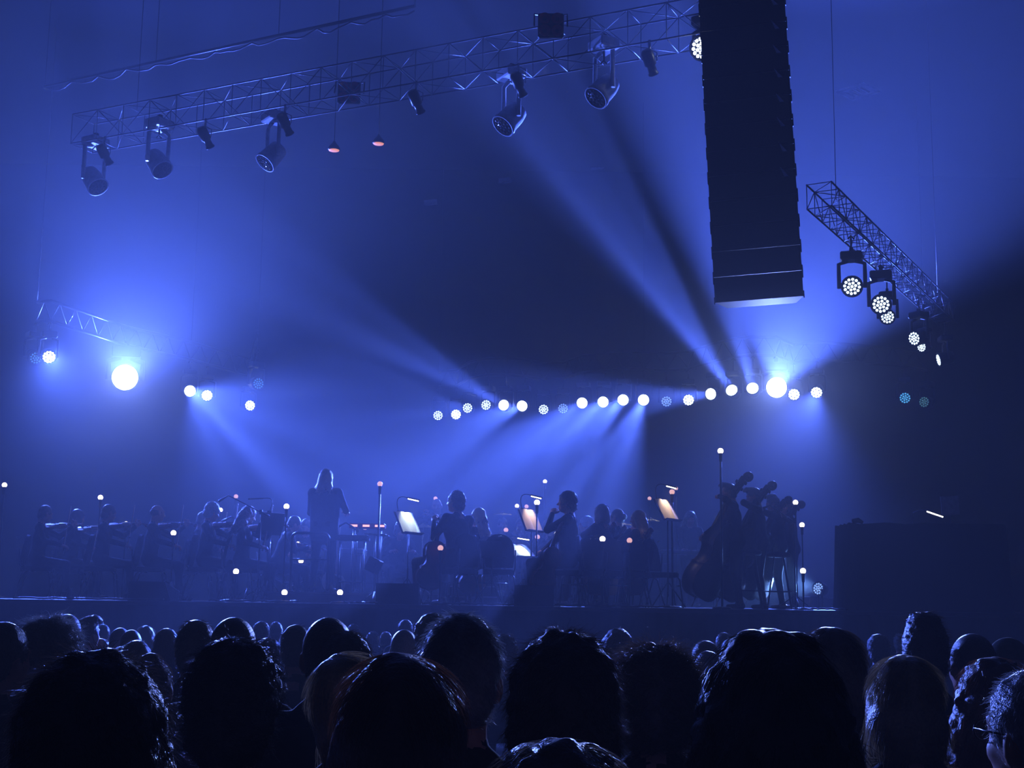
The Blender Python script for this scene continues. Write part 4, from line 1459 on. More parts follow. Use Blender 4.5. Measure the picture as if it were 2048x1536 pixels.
violinist(298, 20.0, R_(-82), 'bald', 'hair_dark', 'violinist in profile, fourth from the left edge of the stage', 'violin of the fourth violinist from the left', 'bow of the fourth violinist from the left', head=(0, .1, 0))
violinist(392, 21.6, R_(-85), 'short', 'hair_brown', 'violinist half hidden behind the violinist looking down', 'violin half hidden behind the violinist looking down', 'bow half hidden behind the violinist looking down', seed=5)
violinist(408, 19.6, R_(-86), 'curly', 'hair_grey', 'violinist looking down, second left of the dark music desk', 'violin of the violinist looking down', 'pale bow of the violinist looking down', res=.012, head=(0, .35, 0), strands=500)
violinist(482, 19.5, R_(-96), 'wavy', 'hair_auburn', 'violinist bowing under the long microphone boom', 'violin of the violinist under the boom', 'pale bow of the violinist under the boom', res=.012, fem=True, head=(0, .4, 0), scale=.97, strands=600)
# viola player by the dark music desk, and a seated player behind the conductor
vp = person('viola player bent behind the dark music desk left of the podium', on(552, 20.3), R_(-60), 'short', 'hair_dark', lean=.35, head=(0, .3, 0), rh=(.28, .40, .85), lh=(-.02, .60, .78), lcurl=.9, seed=6, scale=.95)
violin('viola with its scroll beside the podium rail', W_(vp, (-.10, .18, .92)), W_(vp, (.02, .75, .86)) - W_(vp, (-.10, .18, .95)), (0, -.3, 1), 1.15)
chair('black chair of the viola player left of the podium', sx(552, 20.3), 20.3, R_(-60))
kp = person('seated player in the mist behind the conductor legs', on(612, 23.2), R_(175), 'short', 'hair_dark', lean=.15, head=(0, .3, 0), rh=(.2, .42, .8), lh=(-.2, .42, .8), seed=7, group='players at the back')
chair('black chair of the player behind the conductor legs', sx(612, 23.2), 23.2, R_(175))

# cellists, backs to the audience
def cellist(px, Y, rz, hair, hmat, lab, clab, scale=1.0, head=(0, .1, 0), res=.0125, lh=(-.10, .30, 1.16), rh=(.36, .40, .78), fem=False, strands=250, tip=None, cbase=None, lean=.0, bowlab=None, top='cloth_black', seed=0, lcurl=.9, ch=True, crot=0.0, lpole=(-.8, 0, -.6), knees=.24, cs=1.0, wb=None, wt=None, build=1.0):
    base = on(px, Y)
    p = person(lab, base, rz, hair, hmat, lean=lean, head=head, rh=rh, lh=lh, lpole=lpole, rpole=(.8, -.1, -.7), rcurl=.7, lcurl=lcurl, knees=knees, mats=('skin', top, 'cloth_black', 'shoe_black'), scale=scale, res=res, fem=fem, seed=seed, strands=strands, width=.005, group='cellists', build=build)
    a = W_(p, cbase if cbase else (.03, .50, .30))
    t = W_(p, tip if tip else (-.13, .16, 1.36))
    if wb:
        a, t = at(*wb), at(*wt)
        a.z = max(a.z, STAGE + .12)
        cs = (t - a).length / 1.16
        cello(clab, a, t - a, (-.45, .9, .2), cs)
    else:
        cello(clab, a, t - a, W_(p, (crot, 1, .35)) - W_(p, (0, 0, 0)), cs)
    if ch:
        chair('black chair under ' + lab, base.x, base.y, rz)
    return p
cellist(912, 18.35, R_(52), 'curly', 'hair_brown', 'cellist in charcoal nearest the stage edge, beside bright sheets', 'cello of the cellist in charcoal', scale=1.08, head=(R_(10), -.05, 0), top='cloth_charcoal', res=.0115, lh=(-.14, .26, 1.03), lpole=(-.35, .0, -1), build=1.2, wb=(850, 1176, 17.95), wt=(888, 1036, 18.2), strands=500)
cellist(957, 19.2, R_(48), 'long', 'hair_blond', 'cellist facing left between the charcoal cellist and the empty chair', 'cello of the cellist left of the empty chair', fem=True, scale=.97, wb=(938, 1184, 19.4), wt=(968, 1042, 19.1), lh=(.05, .2, 1.12), head=(R_(25), .1, 0), strands=800)
cl = cellist(1136, 18.5, R_(80), 'curly', 'hair_dark', 'cellist in black resting a hand on the chin', 'cello leaning on the cellist with hand on chin', scale=1.10, head=(R_(6), -.02, 0), res=.0115, build=1.12, rh=(.24, .36, .68), lh=(-.03, .20, 1.13), lpole=(-.5, .6, -1), lcurl=1.1, wb=(1080, 1180, 18.0), wt=(1122, 1052, 18.2), strands=500, top='cloth_black', lean=-.02)
cellist(1206, 19.1, R_(40), 'bob', 'hair_dark', 'cellist seen from behind, right of the one with hand on chin', 'cello of the cellist seen from behind', fem=True, wb=(1188, 1186, 19.4), wt=(1226, 1052, 19.0), lh=(.06, .2, 1.14), strands=500, scale=1.02)
cellist(1238, 20.0, R_(50), 'lowbun', 'hair_dark', 'cellist half hidden between two other cellists', 'cello of the half hidden cellist', fem=True, wb=(1220, 1186, 20.3), wt=(1248, 1058, 19.8), lh=(.05, .2, 1.14), scale=1.02)
cellist(1280, 19.2, R_(55), 'long', 'hair_blond', 'rightmost cellist, seated near the double basses', 'cello of the rightmost cellist', fem=True, wb=(1264, 1186, 19.5), wt=(1300, 1062, 19.0), lh=(.05, .2, 1.12), head=(R_(15), .1, 0), scale=.97, strands=800)
person('player facing left behind the cellist with hand on chin', on(1180, 21.6), R_(95), 'curly', 'hair_white', lean=.05, rh=(.15, .35, .95), lh=(-.12, .38, .9), seed=8, strands=400, group='players at the back')
chair('black chair of the player facing left', sx(1180, 21.6), 21.6, R_(95))
chair('empty black banquet chair facing away, right of the second cellist', sx(992, 18.5), 18.5, R_(12))
chair('empty black chair with tall back left of the cellist seen from behind', sx(1168, 18.7), 18.7, R_(30))
chair('empty black chair between the cellist seen from behind and the rightmost one', sx(1252, 18.9), 18.9, R_(35))
chair('empty black chair seen from the side by the first double bass', sx(1322, 18.9), 18.9, R_(-84))

# players at the back
fl = person('standing player in a dark shirt raising a small pipe to his mouth', on(872, 23.0), R_(165), 'bald', 'hair_grey', seat=False, head=(R_(12), .12, R_(6)), rh=(.17, .26, 1.46), lh=(.05, .25, 1.50), rpole=(1, -.1, -.35), lpole=(-.8, .2, -.6), rcurl=.8, lcurl=.8, res=.012, scale=1.01, mats=('skin', 'cloth_navy', 'cloth_black', 'shoe_black'), group='players at the back')
pipe_a, pipe_b = W_(fl, (.10, .17, 1.56)), W_(fl, (.12, .42, 1.40))
pw = thing('wooden_flute', 'small dark pipe held to the mouth of the standing player', 'flute', pipe_a, 0)
MB().tube([(0, 0, 0), pipe_b - pipe_a], .011, 8).build('tube', 'ebony', pw)
MB().tube([(0, 0, 0), (pipe_b - pipe_a) * .18], .014, 8).build('head_joint', 'chrome', pw)
person('player bending low behind the bright lit music stand', on(787, 21.8), R_(200), 'mop', 'hair_brown', lean=.55, head=(0, .3, 0), rh=(.2, .5, .8), lh=(-.2, .5, .8), strands=300, group='players at the back', seed=1)
chair('black chair of the player bending low behind the lit stand', sx(787, 21.8), 21.8, R_(200))
for (px, Y, rz, hr, hm_, lab, z0, sc) in (
        (1003, 24.6, 185, 'short', 'hair_dark', 'brass player in the mist below the pair of small bulbs', .15, 1.0),
        (1041, 24.4, 175, 'bob', 'hair_brown', 'brass player in the mist behind the second lit desk', .15, 1.0),
        (1093, 24.0, 190, 'long', 'hair_ash', 'player in the mist left of the cellist with hand on chin', .1, 1.0),
        (1226, 25.5, 180, 'short', 'hair_dark', 'player in the mist behind the cellist seen from behind', .2, 1.0)):
    p = person(lab, on(px, Y, STAGE + z0), R_(rz), hr, hm_, lean=.05, rh=(.1, .42, 1.02), lh=(-.02, .38, 1.02), scale=sc, group='players at the back', seed=int(px) % 7)
    chair('black chair of the ' + lab, sx(px, Y), Y, R_(rz), STAGE + z0)
    hb = W_(p, (.03, .16, 1.24))
    he = W_(p, (.05, .62, 1.08))
    tr_ = thing('trumpet', 'brass horn of the ' + lab.replace('player in the mist left of the cellist with hand on chin', 'player left of the hand-on-chin cellist'), 'trumpet', hb, 0, 'brass horns')
    d = he - hb
    MB().tube([(0, 0, 0), d * .8], .008, 6).build('lead_pipe', 'brass', tr_)
    MB().lathe([(.009, -.12), (.015, -.06), (.03, -.02), (.06, .0)], 12, d, rot_to(d)).build('bell', 'brass', tr_)
    m = MB()
    for k in range(3):
        m.tube([d * (.40 + .06 * k) + Vector((0, 0, -.06)), d * (.40 + .06 * k) + Vector((0, 0, .05))], .010, 6)
    m.build('valves', 'brass', tr_)
for k, (x0, z0) in enumerate(((1022, .15), (1226, .2))):
    pass
ri = thing('riser', 'low black riser under the brass players', 'riser', on(1048, 24.4), 0)
MB().box((0, 0, .135), (3.2, 2.2, .03)).build('deck', 'stage_black', ri)
for s in (-1, 1):
    MB().box((s * 1.55, 0, .06), (.04, 2.1, .12)).build('side_board', 'black_paint', ri)
    MB().box((0, s * 1.05, .06), (3.1, .04, .12)).build('front_board', 'black_paint', ri)
ri = thing('riser', 'low black riser behind the cellists', 'riser', on(1226, 25.5), 0)
MB().box((0, 0, .185), (1.6, 1.8, .03)).build('deck', 'stage_black', ri)
for s in (-1, 1):
    MB().box((s * .75, 0, .085), (.04, 1.7, .17)).build('side_board', 'black_paint', ri)
    MB().box((0, s * .85, .085), (1.5, .04, .17)).build('front_board', 'black_paint', ri)
pc = person('percussion player bending over a table left of the double basses', on(1381, 23.6), R_(185), 'wavy', 'hair_ash', seat=False, head=(0, .35, 0), rh=(.22, .42, 1.02), lh=(-.22, .42, 1.02), scale=.94, res=.0135, strands=300, group='players at the back')
# glockenspiel-like percussion table in front of that player
pt = thing('percussion_table', 'dark percussion table with small white bars left of the double basses', 'percussion', on(1376, 22.7), 0)
MB().box((0, 0, .90), (1.0, .45, .05), bev=.01).build('table_top', 'black_paint', pt)
for sx_ in (-1, 1):
    for sy_ in (-1, 1):
        MB().tube([(sx_ * .45, sy_ * .18, .9), (sx_ * .45, sy_ * .18, 0)], .014, 6).build('leg', 'black_metal', pt)
for k in range(9):
    MB().box((-.40 + .1 * k, 0, .935), (.06, .30 - .012 * k, .02), bev=.004).build('tone_bar', 'chrome', pt)

# double basses and their players
def bassist(px, Y, top, rz, hair, hmat, lab, blab, scr, bot, dY, scale, lh, rh, head=(0, 0, 0), lean=.0, strands=200, res=.0125, top_m='cloth_black', front=(-.75, .65, .1)):
    base = on(px, Y)
    p = person(lab, base, rz, hair, hmat, seat=False, lean=lean, head=head, lh=lh, rh=rh, lpole=(-1, -.2, -.2), rpole=(.6, -.5, -.6), lcurl=.95, rcurl=.8, mats=('skin', top_m, 'cloth_black', 'shoe_black'), scale=scale, res=res, strands=strands, width=.004, group='double bass players', stance=.13, build=1.06)
    t = at(scr[0], scr[1], Y + dY)
    b = at(bot[0], bot[1], Y + dY - .05)
    b.z = max(b.z, STAGE + .16)
    s = (t - b).length / 1.86
    bass(blab, b, t - b, front, s)
    return p
bassist(1474, 18.75, 967, R_(84), 'quiff', 'hair_black', 'nearest double bass player leaning over the instrument neck', 'nearest double bass leaning to the right', (1493, 950), (1392, 1200), -.05, .985, (-.20, .24, 1.55), (.30, .42, 1.05), head=(R_(5), .1, 0), lean=.10)
bassist(1522, 19.4, 983, R_(80), 'quiff', 'hair_black', 'second double bass player with bare forearm raised to the neck', 'second double bass from the left', (1541, 968), (1440, 1195), -.1, .985, (-.12, .22, 1.52), (.30, .42, 1.05), head=(R_(5), .25, 0), lean=.08)
bassist(1560, 20.3, 1008, R_(78), 'spiky', 'hair_dark', 'third double bass player half hidden behind the second', 'third double bass from the left', (1574, 997), (1480, 1190), -.1, .96, (-.14, .22, 1.5), (.30, .42, 1.05), head=(R_(5), .2, 0), lean=.08)
bassist(1586, 20.9, 1020, R_(76), 'short', 'hair_dark', 'fourth double bass player at the right, elbow out', 'fourth double bass, rightmost of all', (1600, 1006), (1500, 1190), -.1, .96, (-.14, .22, 1.5), (.30, .42, 1.05), lean=.08)
for (px, Y, lab) in ((1500, 18.9, 'tall black stool behind the nearest double bass player'), (1558, 19.6, 'tall black stool behind the second double bass player')):
    t = thing('bass_stool', lab, 'stool', on(px, Y), 0, 'stools of the bass players')
    MB().lathe([(.15, .74), (.17, .76), (.17, .79), (.14, .81), (.02, .815)], 18).build('seat', 'seat_fabric', t)
    for k in range(4):
        a = .6 + k * math.pi / 2
        MB().tube([(.09 * math.cos(a), .09 * math.sin(a), .75), (.24 * math.cos(a), .24 * math.sin(a), 0)], .013, 6).build('leg', 'black_metal', t)
    MB().tube([(.19 * math.cos(.6 + k * math.pi / 8), .19 * math.sin(.6 + k * math.pi / 8), .25) for k in range(17)], .009, 6).build('foot_ring', 'black_metal', t)

# ------------------------------------------------------------------ music stands with sheets and lamps
s1 = music_stand('music stand with bright white sheets beside the cellist in charcoal', sx(815, 18.7), 18.7, R_(62), h=.98, tilt=.45)
sheets('bright white sheets on the stand beside the cellist in charcoal', s1, 'paper')
stand_lamp('gooseneck lamp lighting the bright white sheets', s1, side=-.12, watts=9, warm=(.85, 1, .92))
s2 = music_stand('music stand with pinkish sheets left of the cellist with hand on chin', sx(1062, 18.9), 18.9, R_(60), h=1.05, tilt=.4)
sheets('pinkish sheets on the stand left of the cellist with hand on chin', s2, 'paper_warm')
stand_lamp('gooseneck lamp over the pinkish sheets by the cellist with hand on chin', s2, side=-.12, watts=7, warm=(1, .75, .65))
s3 = music_stand('music stand with pale and orange sheets left of the double basses', sx(1336, 18.6), 18.6, R_(58), h=1.20, tilt=.5)
sheets('pale and orange sheets on the stand left of the double basses', s3, 'paper_warm')
stand_lamp('gooseneck lamp over the sheets left of the double basses', s3, side=-.12, watts=7, warm=(1, .78, .62))
s4 = music_stand('low tilted music stand with a lit sheet behind the empty chair', sx(1043, 20.2), 20.2, R_(45), h=.66, tilt=.9)
sheets('lit greenish white sheet on the low tilted stand', s4, 'paper')
stand_lamp('low gooseneck lamp on the tilted stand behind the empty chair', s4, side=-.1, watts=12, warm=(.8, 1, .9), rise=.12)
s5 = music_stand('dark music stand seen from behind, left of the podium rail', sx(537, 19.3), 19.3, R_(-125), h=.98, tilt=.4)
sheets('sheets on the dark stand left of the podium rail', s5, 'paper')
stand_lamp('curved gooseneck lamp on the dark stand left of the podium rail', s5, side=.12, on=False)
s6 = music_stand('black music stand standing behind the empty chair by the stage edge', sx(984, 18.15), 18.15, R_(35), h=.62, tilt=.3, w=.36, hh=.24)

# ------------------------------------------------------------------ globe bulbs on stands
BULBS = [
 (9, 970, 21, 0, 'globe bulb on a stand at the left edge of the picture'),
 (201, 995, 20.8, 0, 'globe bulb on the tall stand among the left violinists'),
 (252, 1048, 20.6, 0, 'globe bulb right of the tall left stand, left of the fourth violinist'),
 (347, 1066, 19.3, 0, 'globe bulb between the fourth violinist and the one looking down'),
 (441, 1020, 24, 0, 'small globe bulb floating above the violinist looking down'),
 (472, 993, 23.5, 1, 'dim pink globe bulb behind the microphone boom at left'),
 (472, 1143, 18.4, 0, 'low globe bulb at the knees of the violinist under the boom'),
 (573, 1013, 18.9, 0, 'globe bulb on the black stand left of the podium rail'),
 (596, 1088, 22.4, 0, 'globe bulb framed by the podium rail'),
 (602, 1122, 21.4, 0, 'globe bulb low behind the podium rail, half hidden by the conductor'),
 (569, 1185, 18.0, 0, 'globe bulb near the floor at the left corner of the podium'),
 (680, 1185, 18.2, 0, 'globe bulb near the floor in front of the keyboards'),
 (760, 968, 19.2, 1, 'pinkish globe bulb on the tall stand right of the conductor'),
 (730, 1056, 25, 1, 'tiny dim globe bulb just below the red keyboard'),
 (871, 997, 25.5, 1, 'pink globe bulb right above the head of the flute player'),
 (881, 1096, 17.9, 1, 'pinkish globe bulb in front of the cellist in charcoal'),
 (1012, 1060, 22.5, 1, 'orange pink globe bulb in front of the brass players'),
 (1034, 1012, 26, 0, 'left globe bulb of the small pair above the brass players'),
 (1053, 1013, 26, 1, 'right pinkish globe bulb of the small pair above the brass players'),
 (1074, 1005, 18.5, 0, 'bright globe bulb on the stand in front of the pinkish sheets'),
 (1090, 963, 26.5, 0, 'highest small globe bulb above the middle of the orchestra'),
 (1075, 1074, 21.5, 1, 'dim globe bulb just behind the pinkish sheets'),
 (1114, 1068, 20.2, 0, 'globe bulb at the elbow of the cellist with hand on chin'),
 (1205, 1078, 18.2, 0, 'small white globe bulb on the back of the cellist seen from behind'),
 (1259, 1081, 18.6, 1, 'globe bulb between the half hidden and the rightmost cellist'),
 (1299, 997, 26.5, 1, 'dim small globe bulb left of the third gooseneck lamp'),
 (1344, 984, 18.9, 1, 'pink globe bulb on the thick stand behind the orange sheets'),
 (1352, 977, 26, 1, 'small pink globe bulb touching the pink one behind the orange sheets'),
 (1441, 902, 18.0, 0, 'highest bright globe bulb on the tall stand at the double basses'),
 (1591, 1005, 20.2, 0, 'globe bulb among the scrolls of the right double basses'),
 (1604, 1050, 20.6, 0, 'globe bulb at the shoulder of the rightmost bass player'),
 (1606, 1142, 18.2, 0, 'low globe bulb on a black stand right of the double basses'),
]
for (px, py, Y, pk, lab) in BULBS:
    bulb_lamp(lab, px, py, Y, bool(pk), thick=.016 if px in (1441, 1344, 760) else .011)

# ------------------------------------------------------------------ microphones, keyboards and boxes
p1 = at(522, 1024, 19.0)
ba, bb = at(539, 1033, 19.0), at(457, 991, 19.0)
o = Vector((p1.x, 19.0, STAGE))
mic_stand('microphone on a long boom stand left of the podium rail', p1.x, 19.0, p1.z - STAGE, (ba - o, bb - o))
p1 = at(500, 1062, 20.6)
ba, bb = at(508, 1064, 20.6), at(463, 1033, 20.6)
o = Vector((p1.x, 20.6, STAGE))
mic_stand('smaller boom microphone below the long boom left of the podium', p1.x, 20.6, p1.z - STAGE, (ba - o, bb - o))
p1 = at(714, 1060, 19.8)
ba, bb = at(716, 1062, 19.8), at(692, 1045, 19.8)
o = Vector((p1.x, 19.8, STAGE))
ms = mic_stand('vocal microphone on a short boom right of the conductor', p1.x, 19.8, p1.z - STAGE, (ba - o, bb - o))
p1 = at(1588, 1040, 20.0)
ba, bb = at(1590, 1046, 20.0), at(1540, 1010, 20.0)
o = Vector((p1.x, 20.0, STAGE))
mic_stand('boom microphone among the right double bass players', p1.x, 20.0, p1.z - STAGE, (ba - o, bb - o))

def keyboard(label, a_px, b_px, Y, py, mat, legs=2, depth=.30, tilt=0.0, lit=False, group='keyboards'):
    A, B = at(a_px, py, Y), at(b_px, py, Y)
    w_ = B.x - A.x
    h = A.z - STAGE
    t = thing('keyboard', label, 'keyboard', ((A.x + B.x) / 2, Y, STAGE), 0, group)
    Rt = Matrix.Rotation(tilt, 3, 'X')
    c0 = Vector((0, 0, h))
    MB().box(c0, (w_, depth, .075), Rt, bev=.012).build('case', mat, t)
    nk = max(8, int(w_ / .05))
    km = MB().box((0, 0, 0), (w_ * .92 / nk * .9, depth * .42, .014)).mesh('key', 'key_white')
    for k in range(nk):
        link('key', km, t, loc=c0 + Rt @ Vector((-w_ * .46 + (k + .5) * w_ * .92 / nk, depth * .22, .042)))
    if lit:
        for (u, wd) in ((-.36, .10), (-.02, .10), (.36, .14)):
            MB().box(c0 + Rt @ Vector((u * w_, -depth / 2 - .004, 0)), (wd, .006, .03), Rt).build('display', 'amber_led', t)
    for s in (-1, 1):
        for f in (-1, 1):
            MB().tube([c0 + Vector((s * w_ * .38, f * .05, -.05)), (s * w_ * .38, f * .22, 0)], .013, 6).build('leg', 'black_metal', t)
        MB().tube([(s * w_ * .38, -.22, .02), (s * w_ * .38, .22, .02)], .012, 6).build('foot_bar', 'black_metal', t)
    MB().tube([(-w_ * .38, 0, .3), (w_ * .38, 0, .3)], .010, 6).build('stretcher', 'black_metal', t)
    return t
keyboard('red keyboard with glowing displays on the upper tier right of the conductor', 700, 771, 20.1, 1052, 'red_plastic', lit=True, depth=.25)
keyboard('black keyboard on thin legs beside the conductor', 673, 738, 19.4, 1076, 'black_paint', depth=.34)
keyboard('dark stage piano standing lower behind the keyboards', 658, 733, 21.3, 1103, 'black_paint', depth=.36)
tr_ = thing('laptop_tray', 'flat tray with papers at the right end of the black keyboard', 'tray', on(752, 19.5), 0)
hh_ = at(752, 1070, 19.5).z - STAGE
MB().box((0, 0, hh_), (.34, .26, .015), Matrix.Rotation(.06, 3, 'Y')).build('tray_board', 'black_paint', tr_)
MB().box((.0, 0, hh_ + .014), (.26, .20, .008), Matrix.Rotation(.06, 3, 'Y')).build('paper', 'paper', tr_)
MB().tube([(-.03, 0, hh_), (-.03, 0, .1)], .012, 6).build('pole', 'black_metal', tr_)
tripod(tr_, .22, .2)
# small monitor on a bent stand
mo = thing('stage_monitor_screen', 'small tilted black monitor on a bent stand right of the keyboards', 'monitor', on(750, 18.6), 0)
hm_ = at(747, 1131, 18.6).z - STAGE
Rm = Matrix.Rotation(R_(24), 3, 'Y') @ Matrix.Rotation(R_(-20), 3, 'Z')
MB().box((-.02, 0, hm_), (.17, .16, .20), Rm, bev=.012).build('housing', 'cabinet', mo)
MB().box(Vector((-.02, 0, hm_)) + Rm @ Vector((0, -.083, 0)), (.15, .008, .18), Rm).build('front_panel', 'grille', mo)
MB().tube(bez((0, 0, hm_ - .1), (.02, 0, hm_ - .25), (-.02, 0, .25), (0, 0, .05), 8), .011, 6).build('bent_pole', 'black_metal', mo)
tripod(mo, .22, .16)
# guitar leaning on its stand
g0 = on(662, 20.0, PODZ)
gt = thing('electric_guitar', 'cream electric guitar standing upright behind the podium', 'guitar', (g0.x, 20.45, STAGE), 0)
body2 = []
for i in range(28):
    a = 2 * math.pi * i / 28
    rr = .155 + .03 * math.cos(2 * a + .4) - .02 * math.cos(a) + .012 * math.sin(3 * a)
    body2.append((rr * math.cos(a) * .95, .28 + rr * math.sin(a) * 1.25))
Rg = Matrix(((1, 0, 0), (0, .18, -1), (0, 1, .18)))
MB().prism(body2, .045, (0, 0, 0), Rg).build('body', 'guitar_cream', gt)
MB().box((0, .10, .72), (.05, .025, .60), Matrix.Rotation(-.18, 3, 'X')).build('neck', 'bow_wood', gt)
MB().prism([(-.03, 0), (.03, 0), (.045, .17), (-.02, .19)], .018, (0, .16, 1.0), Rg).build('headstock', 'guitar_cream', gt)
MB().prism([(-.09, .18), (.07, .17), (.09, .36), (-.02, .42), (-.08, .34)], .006, (0, -.048, .0), Rg).build('pick_guard', 'black_paint', gt)
m = MB()
for s in (-1, 1):
    m.tube([(s * .10, -.12, .10), (s * .14, .10, .0)], .010, 6)
m.tube([(0, .08, .0), (0, .14, .75)], .010, 6)
m.tube([(-.12, .0, .05), (.12, .0, .05)], .010, 6)
m.build('guitar_rest', 'black_metal', gt)

def wedge(label, l_px, r_px, Y, h, flip=1, depth=.5):
    A, B = on(l_px, Y), on(r_px, Y)
    w_ = B.x - A.x
    t = thing('floor_monitor', label, 'speaker', ((A.x + B.x) / 2, Y, STAGE), 0, 'floor monitors')
    prof = [(0, 0), (depth, 0), (depth, h * .35), (depth * .35, h), (0, h)]
    m = MB()
    m.prism(prof, w_, (-w_ / 2, 0, 0), Matrix(((0, 0, 1), (1, 0, 0), (0, 1, 0))))
    m.build('cabinet', 'cabinet', t)
    a, b = Vector((0, depth, h * .35)), Vector((0, depth * .35, h))
    nrm = Vector((0, h * .65, depth * .65)).normalized()
    Rw = Matrix((Vector((1, 0, 0)), (b - a).normalized(), nrm)).transposed()
    MB().box((a + b) / 2 + nrm * .006, (w_ * .92, (b - a).length * .9, .012), Rw).build('grille', 'grille', t)
    for s in (-1, 1):
        MB().box((s * w_ * .5, depth * .3, h * .45), (.02, .12, .05), bev=.006).build('handle', 'black_metal', t)
    return t
wedge('black floor monitor between the podium and the cellist in charcoal', 752, 838, 17.75, .27)
wedge('black floor monitor in front of the cellist with hand on chin', 1029, 1108, 17.75, .27)
wedge('black floor monitor in the mist in front of the violinist looking down', 258, 340, 17.9, .25)
pl = thing('light_panel', 'pale slanted side panel of the floor monitor at left', 'panel', on(346, 17.9), 0)
MB().prism([(-.09, .24), (.10, .13), (.09, .0), (-.01, .0)], .03, (0, 0, 0), Matrix(((1, 0, 0), (0, 0, -1), (0, 1, 0)))).build('face', 'cloth_pale', pl)
MB().box((0, .03, .02), (.10, .10, .04)).build('foot', 'black_metal', pl)
cn = thing('cable_reel', 'short pale upright cylinder at the stage edge, far left', 'cylinder', on(141, 17.9), 0)
MB().lathe([(.035, 0), (.038, .01), (.034, .14), (.040, .155)], 14).build('drum', 'panel_pale', cn)
MB().lathe([(.055, 0), (.055, .012), (.04, .015)], 14).build('rim', 'panel_pale', cn)
# equipment case behind the cellists
ec = thing('equipment_case', 'flight case with shiny edges behind the empty chair', 'case', on(949, 21.5), 0)
MB().box((0, 0, .26), (.75, .5, .46), bev=.01).build('box', 'cabinet', ec)
for z_ in (.12, .28, .49):
    MB().box((0, -.252, z_), (.74, .012, .018)).build('edge_strip', 'chrome', ec)
for s in (-1, 1):
    MB().lathe([(.03, 0), (.03, .03)], 10, (s * .3, -.2, .0)).build('caster', 'black_metal', ec)
    MB().lathe([(.03, 0), (.03, .03)], 10, (s * .3, .2, .0)).build('caster', 'black_metal', ec)
# clear screens in front of the brass and cymbals behind
for (px, Y, lab) in ((987, 23.2, 'clear acoustic screen standing left of the brass players'), (1011, 23.2, 'clear acoustic screen directly in front of the brass players')):
    t = thing('acoustic_screen', lab, 'screen', on(px, Y), .1, 'clear acoustic screens')
    MB().box((0, 0, .80), (.30, .008, .55)).build('pane', 'clear_plastic', t)
    for s in (-1, 1):
        MB().box((s * .155, 0, .54), (.012, .02, 1.08)).build('side_post', 'truss_metal', t)
    MB().box((0, 0, .012), (.34, .30, .024)).build('base_plate', 'black_metal', t)
for (px, py, Y, lab) in ((1005, 1028, 27.0, 'cymbal on a stand in the mist above the brass players'), (1245, 1048, 26.5, 'cymbal on a stand in the mist behind the cellists'), (1302, 1040, 26.8, 'cymbal on a stand in the mist left of the third music stand'), (846, 1052, 22.3, 'small cymbal beside the standing flute player')):
    p_ = at(px, py, Y)
    t = thing('cymbal', lab, 'cymbal', (p_.x, Y, STAGE), 0, 'cymbals')
    h = p_.z - STAGE
    MB().lathe([(.20, -.012), (.20, -.010), (.10, .008), (.04, .018), (.03, .035), (.008, .04)], 24, (0, 0, h), Matrix.Rotation(.12, 3, 'X')).build('plate', 'brass', t)
    MB().tube([(0, 0, .1), (0, 0, h + .06)], .010, 6).build('pole', 'chrome', t)
    tripod(t, .28, .3, 'chrome')
for (px, Y, lab, w_, h) in ((700, 22.6, 'dark amplifier rack in the mist behind the keyboards', .8, .85), (1290, 25.0, 'dark kettle drum case in the mist behind the rightmost cellist', 1.0, .75)):
    t = thing('amplifier_rack', lab, 'amplifier', on(px, Y), 0)
    MB().box((0, 0, h / 2 + .03), (w_, .5, h), bev=.015).build('box', 'cabinet', t)
    for k in range(3):
        MB().box((0, -.255, h * (.25 + .25 * k)), (w_ * .9, .012, h * .2)).build('front_panel', 'grille', t)
        MB().box((w_ * .3, -.264, h * (.25 + .25 * k)), (.06, .008, .012)).build('handle', 'chrome', t)
    for s in (-1, 1):
        MB().box((s * w_ * .4, 0, .015), (.06, .3, .03)).build('skid', 'black_metal', t)
# folding X stand beside the podium (the bench at the rail)
bn = thing('keyboard_bench', 'black folding bench with pale legs left of the podium rail', 'bench', on(585, 20.9), 0)
MB().box((0, 0, .46), (.85, .34, .07), bev=.02).build('seat', 'seat_fabric', bn)
for s in (-1, 1):
    MB().tube([(-.38, s * .14, .43), (.38, s * .14, .01)], .013, 6).build('leg', 'chrome', bn)
    MB().tube([(.38, s * .14, .43), (-.38, s * .14, .01)], .013, 6).build('leg', 'chrome', bn)
for s in (-1, 1):
    MB().tube([(s * .38, -.14, .01), (s * .38, .14, .01)], .013, 6).build('foot_bar', 'chrome', bn)
# cables along the stage edge
rc = random.Random(9)
for k, (a_, b_, lab) in enumerate(((30, 330, 'black cable lying along the stage edge at the far left'), (420, 600, 'black cable lying along the stage edge left of the podium'), (690, 760, 'black cable coiled on the stage edge in front of the keyboards'), (845, 1030, 'black cable lying on the stage edge between the two floor monitors'), (1110, 1340, 'black cable lying along the stage edge below the cellists'), (1590, 1690, 'black cable lying on the stage edge right of the double basses'))):
    pts = []
    for i in range(26):
        u = i / 25
        q = on(a_ + (b_ - a_) * u, 17.72 + .10 * math.sin(u * 9 + k) + .05 * math.sin(u * 23))
        pts.append(q + Vector((0, 0, .012 + .012 * abs(math.sin(u * 17 + k)))))
    o_ = pts[0]
    MB().tube([p - o_ for p in pts], .011, 6).build('stage_cable', 'black_paint', None, loc=o_, label=lab, cat='cable', group='cables on the stage edge')

